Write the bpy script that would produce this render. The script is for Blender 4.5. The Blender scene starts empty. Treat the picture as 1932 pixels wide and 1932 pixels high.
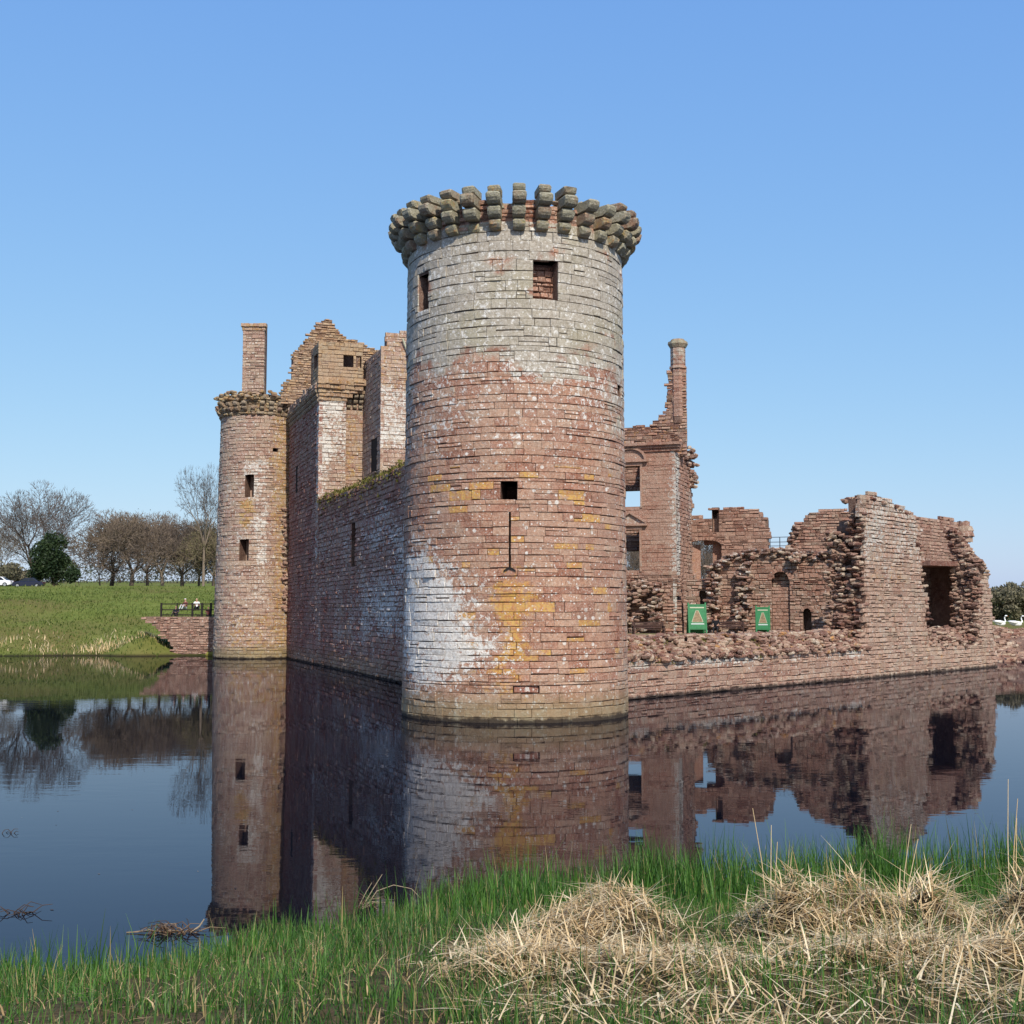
import bpy, math, random
import numpy as np
from mathutils import Vector, Matrix, noise as mnoise

random.seed(7)
rng = np.random.default_rng(11)
R_ = math.radians
scene = bpy.context.scene

# ------------------------------------------------------------------ camera
CAM_H = 4.03
PITCH = R_(4.63)
FPX = 2334.0            # focal length in pixels of a 1932 px wide picture
cam_d = bpy.data.cameras.new("camera")
cam_d.sensor_width = 36.0
cam_d.lens = 36.0 * FPX / 1932.0
cam_d.clip_start = 0.1
cam_d.clip_end = 6000
cam = bpy.data.objects.new("camera", cam_d)
cam.location = (0, 0, CAM_H)
cam.rotation_euler = (math.pi / 2 + PITCH, 0, 0)
scene.collection.objects.link(cam)
scene.camera = cam

# ------------------------------------------------------------------ sky and sun
SUN_AZ, SUN_EL = R_(18.6), R_(43)        # azimuth measured to the right of straight-behind-the-camera
world = bpy.data.worlds.new("World")
scene.world = world
world.use_nodes = True
wn = world.node_tree.nodes
wl = world.node_tree.links
sky = wn.new("ShaderNodeTexSky")
sky.sky_type = 'NISHITA'
sky.sun_disc = False
sky.sun_elevation = SUN_EL
sky.sun_rotation = math.pi - SUN_AZ
sky.air_density = 1.0
sky.dust_density = 1.0
sky.ozone_density = 10.0
sky.altitude = 20
# the photograph's deep, evenly blue sky: one tone response per channel for the whole dome
sp_ = wn.new("ShaderNodeSeparateColor"); cb_ = wn.new("ShaderNodeCombineColor")
wl.new(sky.outputs[0], sp_.inputs[0])
for i_, (k_, g_) in enumerate(((1.40, .75), (1.13, .551), (1.01, .20))):
    a_ = wn.new("ShaderNodeMath"); a_.operation = 'MULTIPLY'; a_.inputs[1].default_value = .1
    b_ = wn.new("ShaderNodeMath"); b_.operation = 'POWER'; b_.inputs[1].default_value = g_
    c_ = wn.new("ShaderNodeMath"); c_.operation = 'MULTIPLY'; c_.inputs[1].default_value = 10 * k_
    wl.new(sp_.outputs[i_], a_.inputs[0]); wl.new(a_.outputs[0], b_.inputs[0]); wl.new(b_.outputs[0], c_.inputs[0]); wl.new(c_.outputs[0], cb_.inputs[i_])
wl.new(cb_.outputs[0], wn["Background"].inputs[0])
wn["Background"].inputs[1].default_value = 0.1
sun_d = bpy.data.lights.new("sun", 'SUN')
sun_d.energy = 5.0
sun_d.angle = R_(0.53)
sun_d.color = (1.0, 0.93, 0.82)
sun = bpy.data.objects.new("sun", sun_d)
S = Vector((math.sin(SUN_AZ) * math.cos(SUN_EL), -math.cos(SUN_AZ) * math.cos(SUN_EL), math.sin(SUN_EL)))
sun.rotation_euler = (-S).to_track_quat('-Z', 'Y').to_euler()
sun.location = S * 100
scene.collection.objects.link(sun)
vs = scene.view_settings
vs.view_transform = 'Standard'
vs.look = 'None'
vs.exposure = 0.0
vs.gamma = 1.0
scene.cycles.max_bounces = 6
scene.cycles.diffuse_bounces = 2
scene.cycles.glossy_bounces = 3
scene.cycles.transparent_max_bounces = 6

# ------------------------------------------------------------------ helpers
COL = scene.collection


def ray(vx, vy):
    xc, yc = (vx - 966) / FPX, (966 - vy) / FPX
    c, s = math.cos(PITCH), math.sin(PITCH)
    return Vector((xc, c - yc * s, s + yc * c))


def on_z(vx, vy, z=0.0):
    d = ray(vx, vy)
    t = (z - CAM_H) / d.z
    return Vector((d.x * t, d.y * t, z))


def on_y(vx, vy, y):
    d = ray(vx, vy)
    t = y / d.y
    return Vector((d.x * t, y, CAM_H + d.z * t))


def proj(p):
    c, s = math.cos(PITCH), math.sin(PITCH)
    y, z = p[1], p[2] - CAM_H
    f = y * c + z * s
    q = -y * s + z * c
    return 966 + FPX * p[0] / f, 966 - FPX * q / f


def mk(name, verts, faces, mat, parent=None, tints=None, smooth=False, recentre=True):
    """one mesh object from world-space vertices"""
    me = bpy.data.meshes.new(name)
    V = np.asarray(verts, dtype=np.float64)
    if recentre and len(V):
        c = (V.min(0) + V.max(0)) / 2
    else:
        c = np.zeros(3)
    V = V - c
    me.from_pydata(V.tolist(), [], faces)
    if tints is not None:
        a = me.attributes.new("tint", 'FLOAT_COLOR', 'POINT')
        a.data.foreach_set("color", np.asarray(tints, dtype=np.float32).ravel())
    if mat is not None:
        for m in (mat if isinstance(mat, (list, tuple)) else (mat,)):
            me.materials.append(m)
    if smooth:
        me.polygons.foreach_set("use_smooth", [True] * len(me.polygons))
    o = bpy.data.objects.new(name, me)
    o.location = c
    COL.objects.link(o)
    if parent is not None:
        o.parent = parent
        o.matrix_parent_inverse = world_of(parent).inverted()
    return o


def world_of(o):
    m = Matrix.LocRotScale(o.location, o.rotation_euler, o.scale)
    if o.parent is not None:
        m = world_of(o.parent) @ o.matrix_parent_inverse @ m
    return m


def thing(name, label, cat, loc=(0, 0, 0), group=None):
    o = bpy.data.objects.new(name, None)
    o.location = loc
    o.empty_display_size = 0.3
    COL.objects.link(o)
    return tag(o, label, cat, group)


def tag(o, label=None, cat=None, group=None, kind=None):
    if label: o["label"] = label
    if cat: o["category"] = cat
    if group: o["group"] = group
    if kind: o["kind"] = kind
    return o


class MB:
    """collects faces for one mesh"""
    def __init__(self):
        self.v, self.f, self.t = [], [], []

    def add(self, v, f, tint=(0.2, 0, 0, .5)):
        n = len(self.v)
        self.v.extend(v)
        self.f.extend([tuple(i + n for i in q) for q in f])
        self.t.extend(tint if isinstance(tint, list) else [tint] * len(v))
        return self

    def box(self, c, s, rz=0.0, tint=(0.2, 0, 0, .5), jit=0.0, rx=0.0):
        m = Matrix.Translation(c) @ Matrix.Rotation(rz, 4, 'Z') @ Matrix.Rotation(rx, 4, 'X')
        vs = []
        for z in (-.5, .5):
            for x, y in ((-.5, -.5), (.5, -.5), (.5, .5), (-.5, .5)):
                vs.append(tuple(m @ Vector((x * s[0] + random.uniform(-jit, jit), y * s[1] + random.uniform(-jit, jit), z * s[2] + random.uniform(-jit, jit)))))
        return self.add(vs, BOXF, tint)

    def tube(self, pts, rad, n=6, tint=(0.2, 0, 0, .5), cap=True):
        vs, fs = [], []
        for i, p in enumerate(pts):
            p = Vector(p)
            a = Vector(pts[max(0, i - 1)]); b = Vector(pts[min(len(pts) - 1, i + 1)])
            d = (b - a).normalized()
            s = d.cross(Vector((0, 0, 1)) if abs(d.z) < .9 else Vector((1, 0, 0))).normalized()
            t = d.cross(s)
            r = rad[i] if isinstance(rad, (list, tuple)) else rad
            for k in range(n):
                an = 2 * math.pi * k / n
                vs.append(tuple(p + s * (r * math.cos(an)) + t * (r * math.sin(an))))
        for i in range(len(pts) - 1):
            for k in range(n):
                fs.append((i * n + k, i * n + (k + 1) % n, (i + 1) * n + (k + 1) % n, (i + 1) * n + k))
        if cap:
            fs.append(tuple(range(n)))
            fs.append(tuple((len(pts) - 1) * n + k for k in range(n)))
        return self.add(vs, fs, tint)

    def prism(self, poly, fn, tint=(0.2, 0, 0, .5)):
        """poly of 2-D points swept between fn(a,b,0) and fn(a,b,1)"""
        n = len(poly)
        vs = [tuple(fn(a, b, 0)) for a, b in poly] + [tuple(fn(a, b, 1)) for a, b in poly]
        fs = [tuple(range(n)), tuple(range(2 * n - 1, n - 1, -1))]
        fs += [(i, (i + 1) % n, n + (i + 1) % n, n + i) for i in range(n)]
        return self.add(vs, fs, tint)

    def obj(self, name, mat, parent=None, smooth=False, tints=True):
        return mk(name, self.v, self.f, mat, parent, self.t if tints else None, smooth)


BOXF = [(3, 2, 1, 0), (4, 5, 6, 7), (0, 1, 5, 4), (1, 2, 6, 5), (2, 3, 7, 6), (3, 0, 4, 7)]


def mesh_np(name, V, F, mat, tint=None, smooth=False):
    """big mesh from numpy arrays; F is (n,4) or (n,3)"""
    me = bpy.data.meshes.new(name)
    n, k = F.shape
    me.vertices.add(len(V)); me.vertices.foreach_set("co", V.astype(np.float32).ravel())
    me.loops.add(n * k); me.loops.foreach_set("vertex_index", F.astype(np.int32).ravel())
    me.polygons.add(n); me.polygons.foreach_set("loop_start", np.arange(0, n * k, k, dtype=np.int32))
    me.polygons.foreach_set("loop_total", np.full(n, k, dtype=np.int32))
    if smooth:
        me.polygons.foreach_set("use_smooth", np.ones(n, dtype=bool))
    if tint is not None:
        a = me.attributes.new("tint", 'FLOAT_COLOR', 'POINT')
        a.data.foreach_set("color", tint.astype(np.float32).ravel())
    me.update(calc_edges=True)
    me.materials.append(mat)
    o = bpy.data.objects.new(name, me)
    COL.objects.link(o)
    return o


# ------------------------------------------------------------------ materials
class NT:
    def __init__(self, name):
        self.m = bpy.data.materials.new(name)
        self.m.use_nodes = True
        self.n = self.m.node_tree.nodes
        self.l = self.m.node_tree.links
        self.b = self.n["Principled BSDF"]

    def new(self, typ, **kw):
        nd = self.n.new(typ)
        for k, v in kw.items():
            setattr(nd, k, v)
        return nd

    def link(self, a, b):
        self.l.new(a, b)

    def put(self, sock, val):
        if hasattr(val, "links") or isinstance(val, bpy.types.NodeSocket):
            self.l.new(val, sock)
        else:
            sock.default_value = val

    def math(self, op, a, b=None, c=None, clamp=False):
        nd = self.new("ShaderNodeMath", operation=op, use_clamp=clamp)
        self.put(nd.inputs[0], a)
        if b is not None: self.put(nd.inputs[1], b)
        if c is not None: self.put(nd.inputs[2], c)
        return nd.outputs[0]

    def step(self, x, lo, hi, t0=0.0, t1=1.0):
        nd = self.new("ShaderNodeMapRange", interpolation_type='SMOOTHSTEP')
        self.put(nd.inputs[0], x); self.put(nd.inputs[1], lo); self.put(nd.inputs[2], hi)
        nd.inputs[3].default_value = t0; nd.inputs[4].default_value = t1
        return nd.outputs[0]

    def mix(self, f, a, b, mode='MIX'):
        nd = self.new("ShaderNodeMix", data_type='RGBA', blend_type=mode)
        self.put(nd.inputs[0], f)
        for s, v in ((nd.inputs[6], a), (nd.inputs[7], b)):
            if isinstance(v, tuple):
                s.default_value = (*v, 1)
            else:
                self.l.new(v, s)
        return nd.outputs[2]

    def noise(self, vec, scale, detail=3, rough=.55, dist=0.0):
        nd = self.new("ShaderNodeTexNoise")
        self.put(nd.inputs["Vector"], vec)
        nd.inputs["Scale"].default_value = scale
        nd.inputs["Detail"].default_value = detail
        nd.inputs["Roughness"].default_value = rough
        nd.inputs["Distortion"].default_value = dist
        return nd.outputs["Fac"]

    def ramp(self, f, stops, interp='LINEAR'):
        nd = self.new("ShaderNodeValToRGB")
        nd.color_ramp.interpolation = interp
        el = nd.color_ramp.elements
        while len(el) < len(stops): el.new(.5)
        for e, (p, c) in zip(el, stops):
            e.position = p; e.color = (*c, 1)
        self.l.new(f, nd.inputs[0])
        return nd.outputs[0]

    def pos(self):
        return self.new("ShaderNodeNewGeometry").outputs["Position"]

    def bump(self, h, strength=.4, dist=.03):
        nd = self.new("ShaderNodeBump")
        nd.inputs["Strength"].default_value = strength
        nd.inputs["Distance"].default_value = dist
        self.l.new(h, nd.inputs["Height"])
        self.l.new(nd.outputs[0], self.b.inputs["Normal"])

    def done(self, col, rough=.9, spec=.2):
        self.put(self.b.inputs["Base Color"], col if not isinstance(col, tuple) else (*col, 1))
        self.put(self.b.inputs["Roughness"], rough)
        self.b.inputs["Specular IOR Level"].default_value = spec
        return self.m


def masonry_mat(name, stops, grey=(.40, .375, .32), white=(.60, .585, .54), yellow=(.44, .26, .05), wet=True, spots=.10, ochre=0.0, pale=.5, relief=.9):
    t = NT(name)
    P = t.pos()
    at = t.new("ShaderNodeAttribute", attribute_name="tint")
    sep = t.new("ShaderNodeSeparateColor")
    t.link(at.outputs["Color"], sep.inputs[0])
    r, g, b, a = sep.outputs[0], sep.outputs[1], sep.outputs[2], at.outputs["Alpha"]
    n_low = t.noise(P, .5, 3)
    n_mid = t.noise(P, 2.6, 6, .66)
    n_hi = t.noise(P, 9, 5, .68)
    n_fine = t.noise(P, 21, 4, .7)
    # colour of the stone itself, mottled within each block
    af = t.math('ADD', a, t.math('MULTIPLY', t.math('SUBTRACT', n_mid, .5), .9), clamp=True)
    base = t.ramp(af, stops)
    base = t.mix(t.step(n_hi, .42, .66, .0, .7), base, t.mix(1.0, base, (.48, .40, .36), 'MULTIPLY'))
    base = t.mix(t.step(n_low, .35, .65, 0, .35), base, (.37, .26, .20))
    # fine grey crust
    base = t.mix(t.math('MULTIPLY', t.step(n_fine, .50, .62), t.math('MULTIPLY', t.step(n_mid, .3, .62, .35, 1), pale)), base, (.52, .455, .39))
    gm = t.math('ADD', b, t.math('MULTIPLY', t.math('SUBTRACT', n_mid, .5), 1.5))
    gcol = t.mix(t.step(n_hi, .32, .68), (grey[0] * .58, grey[1] * .58, grey[2] * .54), grey)
    gcol = t.mix(t.step(n_fine, .54, .62, 0, .6), gcol, (.56, .55, .50))
    gcol = t.mix(t.step(n_low, .45, .65, 0, .45), gcol, (.30, .285, .18))
    col = t.mix(t.math('MULTIPLY', t.step(gm, .30, .78), .85), base, gcol)
    # yellow and orange lichen
    n_y = t.noise(P, 3.1, 6, .72, .3)
    yth = t.math('SUBTRACT', .76, t.math('MULTIPLY', g, .42))
    ym = t.step(n_y, t.math('SUBTRACT', yth, .06), t.math('ADD', yth, .10))
    ycol = t.mix(t.step(n_hi, .4, .62), yellow, (.46, .20, .07))
    ym = t.math('MULTIPLY', ym, t.step(n_fine, .36, .56, .35, 1))
    col = t.mix(t.math('MULTIPLY', ym, .85), col, ycol)
    # white crustose lichen: ragged blotches whose cover follows the tint, and small round spots
    n_w = t.noise(P, 4.6, 7, .76, .25)
    wth = t.math('SUBTRACT', .74, t.math('MULTIPLY', r, .40))
    wm = t.step(n_w, t.math('SUBTRACT', wth, .02), t.math('ADD', wth, .03))
    vor = t.new("ShaderNodeTexVoronoi")
    t.link(P, vor.inputs["Vector"]); vor.inputs["Scale"].default_value = 3.6
    sp = t.new("ShaderNodeSeparateColor"); t.link(vor.outputs["Color"], sp.inputs[0])
    rad = t.math('MULTIPLY', t.math('POWER', sp.outputs[0], 2.2), spots * 2.4)
    dd = t.math('ADD', vor.outputs["Distance"], t.math('MULTIPLY', t.math('SUBTRACT', n_hi, .5), .35))
    sm = t.math('MULTIPLY', t.math('LESS_THAN', dd, rad), t.step(r, .04, .2))
    vo2 = t.new("ShaderNodeTexVoronoi")
    t.link(P, vo2.inputs["Vector"]); vo2.inputs["Scale"].default_value = 9.5
    s2 = t.new("ShaderNodeSeparateColor"); t.link(vo2.outputs["Color"], s2.inputs[0])
    rd2 = t.math('MULTIPLY', t.step(s2.outputs[0], .5, 1.0), spots * 2.6)
    sm2 = t.math('MULTIPLY', t.math('LESS_THAN', t.math('ADD', vo2.outputs["Distance"], t.math('MULTIPLY', t.math('SUBTRACT', n_fine, .5), .4)), rd2), t.step(r, .04, .2))
    wm = t.math('MAXIMUM', wm, t.math('MULTIPLY', t.math('MAXIMUM', sm, sm2), .85))
    wm = t.math('MULTIPLY', wm, t.step(n_fine, .30, .48, .45, 1))
    wcol = t.mix(t.step(n_hi, .35, .6), (white[0] * .66, white[1] * .63, white[2] * .60), white)
    col = t.mix(t.math('MULTIPLY', wm, .88), col, wcol)
    if wet:
        sx = t.new("ShaderNodeSeparateXYZ"); t.link(P, sx.inputs[0])
        z = t.math('ADD', sx.outputs[2], t.math('MULTIPLY', t.math('SUBTRACT', n_mid, .5), 1.1))
        if ochre: col = t.mix(t.step(z, .35, 1.5, ochre, 0), col, t.mix(n_hi, (.17, .14, .06), (.27, .22, .13)))
        z = t.math('ADD', sx.outputs[2], t.math('MULTIPLY', t.math('SUBTRACT', n_mid, .5), .5))
        col = t.mix(t.step(z, .06, .24, .9, 0), col, (.026, .021, .019))
    h = t.math('ADD', t.math('MULTIPLY', n_mid, .8), t.math('ADD', t.math('MULTIPLY', n_hi, .55), t.math('MULTIPLY', n_fine, .25)))
    t.bump(h, relief, .09)
    return t.done(col, .93, .12)


RED = [(0, (.22, .085, .05)), (.25, (.35, .165, .11)), (.5, (.41, .225, .15)), (.75, (.45, .275, .19)), (1, (.40, .28, .20))]
M = {}
M['tower'] = masonry_mat("red sandstone tower", RED, grey=(.48, .45, .385), white=(.76, .75, .71), yellow=(.52, .32, .06), spots=.125, ochre=.65, pale=.6, relief=.75)
M['gate'] = masonry_mat("lichened gatehouse stone", [(0, (.24, .11, .075)), (.3, (.36, .21, .155)), (.6, (.43, .295, .215)), (1, (.41, .31, .215))], white=(.72, .70, .65), yellow=(.38, .30, .10), spots=.14, ochre=.7, pale=.75)
M['tan'] = masonry_mat("tan lichened stone", [(0, (.23, .115, .065)), (.4, (.35, .22, .12)), (.7, (.42, .29, .165)), (1, (.38, .29, .19))], yellow=(.40, .25, .06), spots=.10, wet=False, pale=.5)
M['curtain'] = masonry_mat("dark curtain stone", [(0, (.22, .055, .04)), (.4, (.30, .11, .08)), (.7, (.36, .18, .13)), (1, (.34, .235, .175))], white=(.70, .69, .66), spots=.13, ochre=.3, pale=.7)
M['range'] = masonry_mat("pink range stone", [(0, (.20, .08, .055)), (.35, (.31, .15, .105)), (.7, (.38, .21, .15)), (1, (.35, .235, .17))], spots=.09, wet=False, pale=.6)
M['south'] = masonry_mat("south wall stone", [(0, (.22, .095, .07)), (.35, (.33, .18, .13)), (.7, (.40, .255, .185)), (1, (.41, .305, .225))], spots=.12, pale=.75)
M['rubble'] = masonry_mat("rubble stone", [(0, (.09, .035, .026)), (.25, (.17, .07, .05)), (.5, (.25, .125, .088)), (.75, (.33, .21, .15)), (.93, (.42, .32, .23)), (1, (.50, .42, .33))], wet=False, spots=.05, pale=.5)
M['core'] = masonry_mat("mortar core", [(0, (.09, .04, .03)), (.5, (.14, .075, .055)), (1, (.19, .115, .085))], spots=.02, pale=.3)
M['corbel'] = masonry_mat("corbel stone", [(0, (.24, .14, .09)), (.5, (.30, .235, .155)), (1, (.33, .28, .19))], grey=(.36, .345, .255), yellow=(.33, .30, .12), wet=False, spots=.07, pale=.5)


def simple(name, col, rough=.6, spec=.3, metal=0.0, nz=0.0, scale=8.0):
    t = NT(name)
    c = col
    if nz:
        n = t.noise(t.pos(), scale, 4)
        c = t.mix(t.step(n, .3, .7), tuple(x * (1 - nz) for x in col), tuple(min(1, x * (1 + nz)) for x in col))
    m = t.done(c, rough, spec)
    t.b.inputs["Metallic"].default_value = metal
    return m


M['green'] = simple("green painted board", (.018, .17, .06), .45, .4, nz=.15)
M['greend'] = simple("dark green timber", (.015, .15, .05), .5, .4, nz=.15)
M['cream'] = simple("cream print", (.45, .46, .34), .6)
M['brownp'] = simple("brown print", (.24, .17, .10), .6, nz=.3, scale=12)
M['paleblue'] = simple("pale print", (.55, .62, .62), .6)
M['wood'] = simple("dark stained timber", (.06, .030, .025), .7, nz=.3)
M['fence'] = simple("tarred fence timber", (.018, .014, .013), .8, nz=.3)
M['metal'] = simple("grey handrail metal", (.10, .12, .15), .5, .5, .6)
M['carblue'] = simple("dark blue car paint", (.008, .012, .035), .2, .6)
M['carwhite'] = simple("white car paint", (.75, .76, .78), .25, .5)
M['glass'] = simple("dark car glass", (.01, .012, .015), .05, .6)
M['tyre_and_shade'] = simple("black of tyres and slit shade", (.012, .012, .012), .9)  # also the painted shade of the narrow slits
M['chrome'] = simple("pale alloy rim", (.45, .46, .48), .35, .5, .6)
M['lamp'] = simple("clear lamp lens", (.8, .8, .78), .15, .6)
M['skin'] = simple("skin", (.48, .27, .19), .6)
M['hair_l'] = simple("fair hair", (.40, .30, .18), .7)
M['hair_d'] = simple("dark hair", (.03, .02, .015), .7)
M['whitecloth'] = simple("white cloth", (.80, .80, .80), .8)
M['maroon'] = simple("maroon cloth", (.16, .05, .045), .8)
M['greycloth'] = simple("pale grey cloth", (.45, .47, .52), .8)
M['blackcloth'] = simple("black cloth", (.012, .012, .017), .85)
M['navy'] = simple("navy cloth", (.02, .025, .06), .85)
M['swan'] = simple("white feathers", (.82, .82, .80), .75)
M['beak'] = simple("orange bill", (.6, .2, .03), .5)
M['roundel'] = simple("bleached stub stone", (.42, .30, .23), .9, nz=.2)


def attr_mat(name, stops, rough=.75, spec=.2, trans=0.0, nz=None):
    t = NT(name)
    at = t.new("ShaderNodeAttribute", attribute_name="tint")
    c = t.ramp(at.outputs["Alpha"], stops)
    if nz:
        c = t.mix(t.step(t.noise(t.pos(), nz[0], 3), .35, .65), c, t.mix(1.0, c, nz[1], 'MULTIPLY'))
    m = t.done(c, rough, spec)
    if trans:
        t.b.inputs["Transmission Weight"].default_value = 0
        tr = t.new("ShaderNodeBsdfTranslucent"); t.link(c, tr.inputs[0])
        mx = t.new("ShaderNodeMixShader"); mx.inputs[0].default_value = trans
        t.link(t.b.outputs[0], mx.inputs[1]); t.link(tr.outputs[0], mx.inputs[2])
        t.link(mx.outputs[0], t.n["Material Output"].inputs[0])
    return m


M['blade'] = attr_mat("fresh sedge leaf", [(0, (.018, .05, .010)), (.35, (.045, .12, .018)), (.75, (.095, .215, .03)), (.93, (.16, .28, .055)), (1, (.36, .28, .12))], .5, .35, .35)
M['meadow'] = attr_mat("meadow grass leaf", [(0, (.07, .105, .022)), (.5, (.125, .165, .036)), (1, (.22, .22, .07))], .7, .2, .3)
M['straw'] = attr_mat("dry reed straw", [(0, (.12, .06, .025)), (.25, (.42, .28, .13)), (.6, (.78, .585, .33)), (1, (.93, .79, .53))], .6, .3, .35)
M['bark'] = attr_mat("grey bark", [(0, (.07, .055, .045)), (.5, (.14, .11, .085)), (1, (.24, .19, .145))], .9, .1)
M['twig'] = attr_mat("bare twigs and buds", [(0, (.06, .05, .046)), (.4, (.12, .095, .082)), (.75, (.165, .125, .09)), (1, (.16, .145, .075))], .9, .1)
M['leafdark'] = attr_mat("dark evergreen leaves", [(0, (.012, .024, .010)), (.6, (.03, .055, .02)), (1, (.06, .085, .03))], .6, .3, .2)
M['scrub'] = attr_mat("budding scrub", [(0, (.13, .115, .085)), (.6, (.20, .18, .115)), (1, (.24, .23, .13))], .85, .1, .2)
M['farhedge'] = attr_mat("distant hedge", [(0, (.06, .065, .055)), (.6, (.095, .10, .08)), (1, (.13, .13, .09))], .9, .05, .2)
M['moss'] = attr_mat("moss", [(0, (.06, .055, .02)), (.5, (.12, .11, .03)), (1, (.22, .20, .05))], .95, .05)
M['debris'] = attr_mat("wet reed debris", [(0, (.03, .02, .015)), (.5, (.12, .07, .04)), (1, (.38, .30, .20))], .7, .2)

# water
t = NT("moat water")
P = t.pos()
mp = t.new("ShaderNodeMapping"); t.link(P, mp.inputs[0]); mp.inputs["Scale"].default_value = (.7, 1.5, 1)
n1 = t.noise(mp.outputs[0], 1.3, 3, .5)
n2 = t.noise(mp.outputs[0], .12, 2)
nd = t.new("ShaderNodeBump"); nd.inputs["Distance"].default_value = .02
t.link(t.step(n2, .4, .65, .03, .16), nd.inputs["Strength"])
t.link(n1, nd.inputs["Height"])
gl = t.new("ShaderNodeBsdfGlossy"); gl.inputs["Roughness"].default_value = .015; gl.inputs["Color"].default_value = (.90, .89, .95, 1)
df = t.new("ShaderNodeBsdfDiffuse"); df.inputs["Color"].default_value = (.0035, .0045, .008, 1)
fr_ = t.new("ShaderNodeFresnel"); fr_.inputs["IOR"].default_value = 1.33
t.link(nd.outputs[0], gl.inputs["Normal"]); t.link(nd.outputs[0], fr_.inputs["Normal"])
mx = t.new("ShaderNodeMixShader")
t.link(t.math('MULTIPLY', fr_.outputs[0], .78), mx.inputs[0]); t.link(df.outputs[0], mx.inputs[1]); t.link(gl.outputs[0], mx.inputs[2])
t.link(mx.outputs[0], t.n["Material Output"].inputs[0])
M['water'] = t.m

# ground
t = NT("meadow ground")
P = t.pos()
n1 = t.noise(P, .06, 3); n2 = t.noise(P, .7, 5, .65); n3 = t.noise(P, 9, 4, .7)
sx = t.new("ShaderNodeSeparateXYZ"); t.link(P, sx.inputs[0])
g = t.ramp(n2, [(.25, (.085, .105, .022)), (.5, (.125, .155, .034)), (.75, (.18, .19, .055))])
g = t.mix(t.step(n1, .44, .60, 0, .7), g, (.13, .10, .04))
far = t.step(sx.outputs[1], 60, 90)
near = t.ramp(n3, [(.3, (.03, .022, .013)), (.5, (.085, .062, .034)), (.7, (.12, .10, .045))])
col = t.mix(far, near, g)
z = t.math('ADD', sx.outputs[2], t.math('MULTIPLY', n3, .15))
col = t.mix(t.step(z, .05, .35, .9, 0), col, (.022, .017, .012))
t.bump(t.math('ADD', n2, n3), .6, .08)
M['ground'] = t.done(col, .95, .05)
t = NT("courtyard earth")
n = t.noise(t.pos(), 1.2, 5, .65)
M['court'] = t.done(t.ramp(n, [(.3, (.10, .12, .04)), (.5, (.20, .17, .09)), (.7, (.30, .24, .17))]), .95, .05)

# ------------------------------------------------------------------ surfaces that carry masonry
class Plane:
    def __init__(self, o, d, n):
        self.o = Vector((o[0], o[1], 0)); self.d = Vector((d[0], d[1], 0)).normalized(); self.n = Vector((n[0], n[1], 0)).normalized()

    def pos(self, u, w, dep=0.0):
        p = self.o + self.d * u + self.n * dep
        return Vector((p.x, p.y, w))

    def px(self, vx, vy):
        r = ray(vx, vy); c = Vector((0, 0, CAM_H))
        t = (self.o - c).dot(self.n) / r.dot(self.n)
        p = c + r * t
        return (p - self.o).dot(self.d), p.z

    def back(self, dist):
        return Plane(self.o - self.n * dist, self.d, self.n)

    def rot(self):
        return math.atan2(self.d.y, self.d.x)


class Cyl:
    def __init__(self, c, r0, r1, h):
        self.c = Vector((c[0], c[1], 0)); self.r0, self.r1, self.h = r0, r1, h
        self.R = r0

    def rad(self, w):
        return self.r0 + (self.r1 - self.r0) * min(1.2, w / self.h)

    def pos(self, u, w, dep=0.0):
        a = u / self.R; r = self.rad(w) + dep
        return Vector((self.c.x + math.sin(a) * r, self.c.y - math.cos(a) * r, w))

    def px(self, vx, vy):
        d = ray(vx, vy); r = self.r0; w = 0
        for _ in range(5):
            A = d.x ** 2 + d.y ** 2; B = d.x * self.c.x + d.y * self.c.y
            C = self.c.x ** 2 + self.c.y ** 2 - r * r
            D = max(B * B - A * C, 0)
            t = (B - math.sqrt(D)) / A
            w = CAM_H + d.z * t
            r = self.rad(w)
        return self.R * math.atan2(d.x * t - self.c.x, self.c.y - d.y * t), w


def inpoly(u, w, poly):
    r = False
    j = len(poly) - 1
    for i in range(len(poly)):
        (x1, y1), (x2, y2) = poly[i], poly[j]
        if (y1 > w) != (y2 > w) and u < (x2 - x1) * (w - y1) / (y2 - y1) + x1:
            r = not r
        j = i
    return r


def pxpoly(surf, pts):
    return [surf.px(*p) for p in pts]


def pxrect(surf, x0, y0, x1, y1):
    a, b = surf.px((x0 + x1) / 2, y0), surf.px((x0 + x1) / 2, y1)
    ym = (y0 + y1) / 2
    ua, ub = surf.px(x0, ym)[0], surf.px(x1, ym)[0]
    return (min(ua, ub), max(ua, ub), b[1], a[1])


def wave(u, w):
    return .018 * nz(u * .55, w * 2.3, 4.0) + .012 * nz(u * 1.7, w * 3.1, 9.0)


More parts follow.
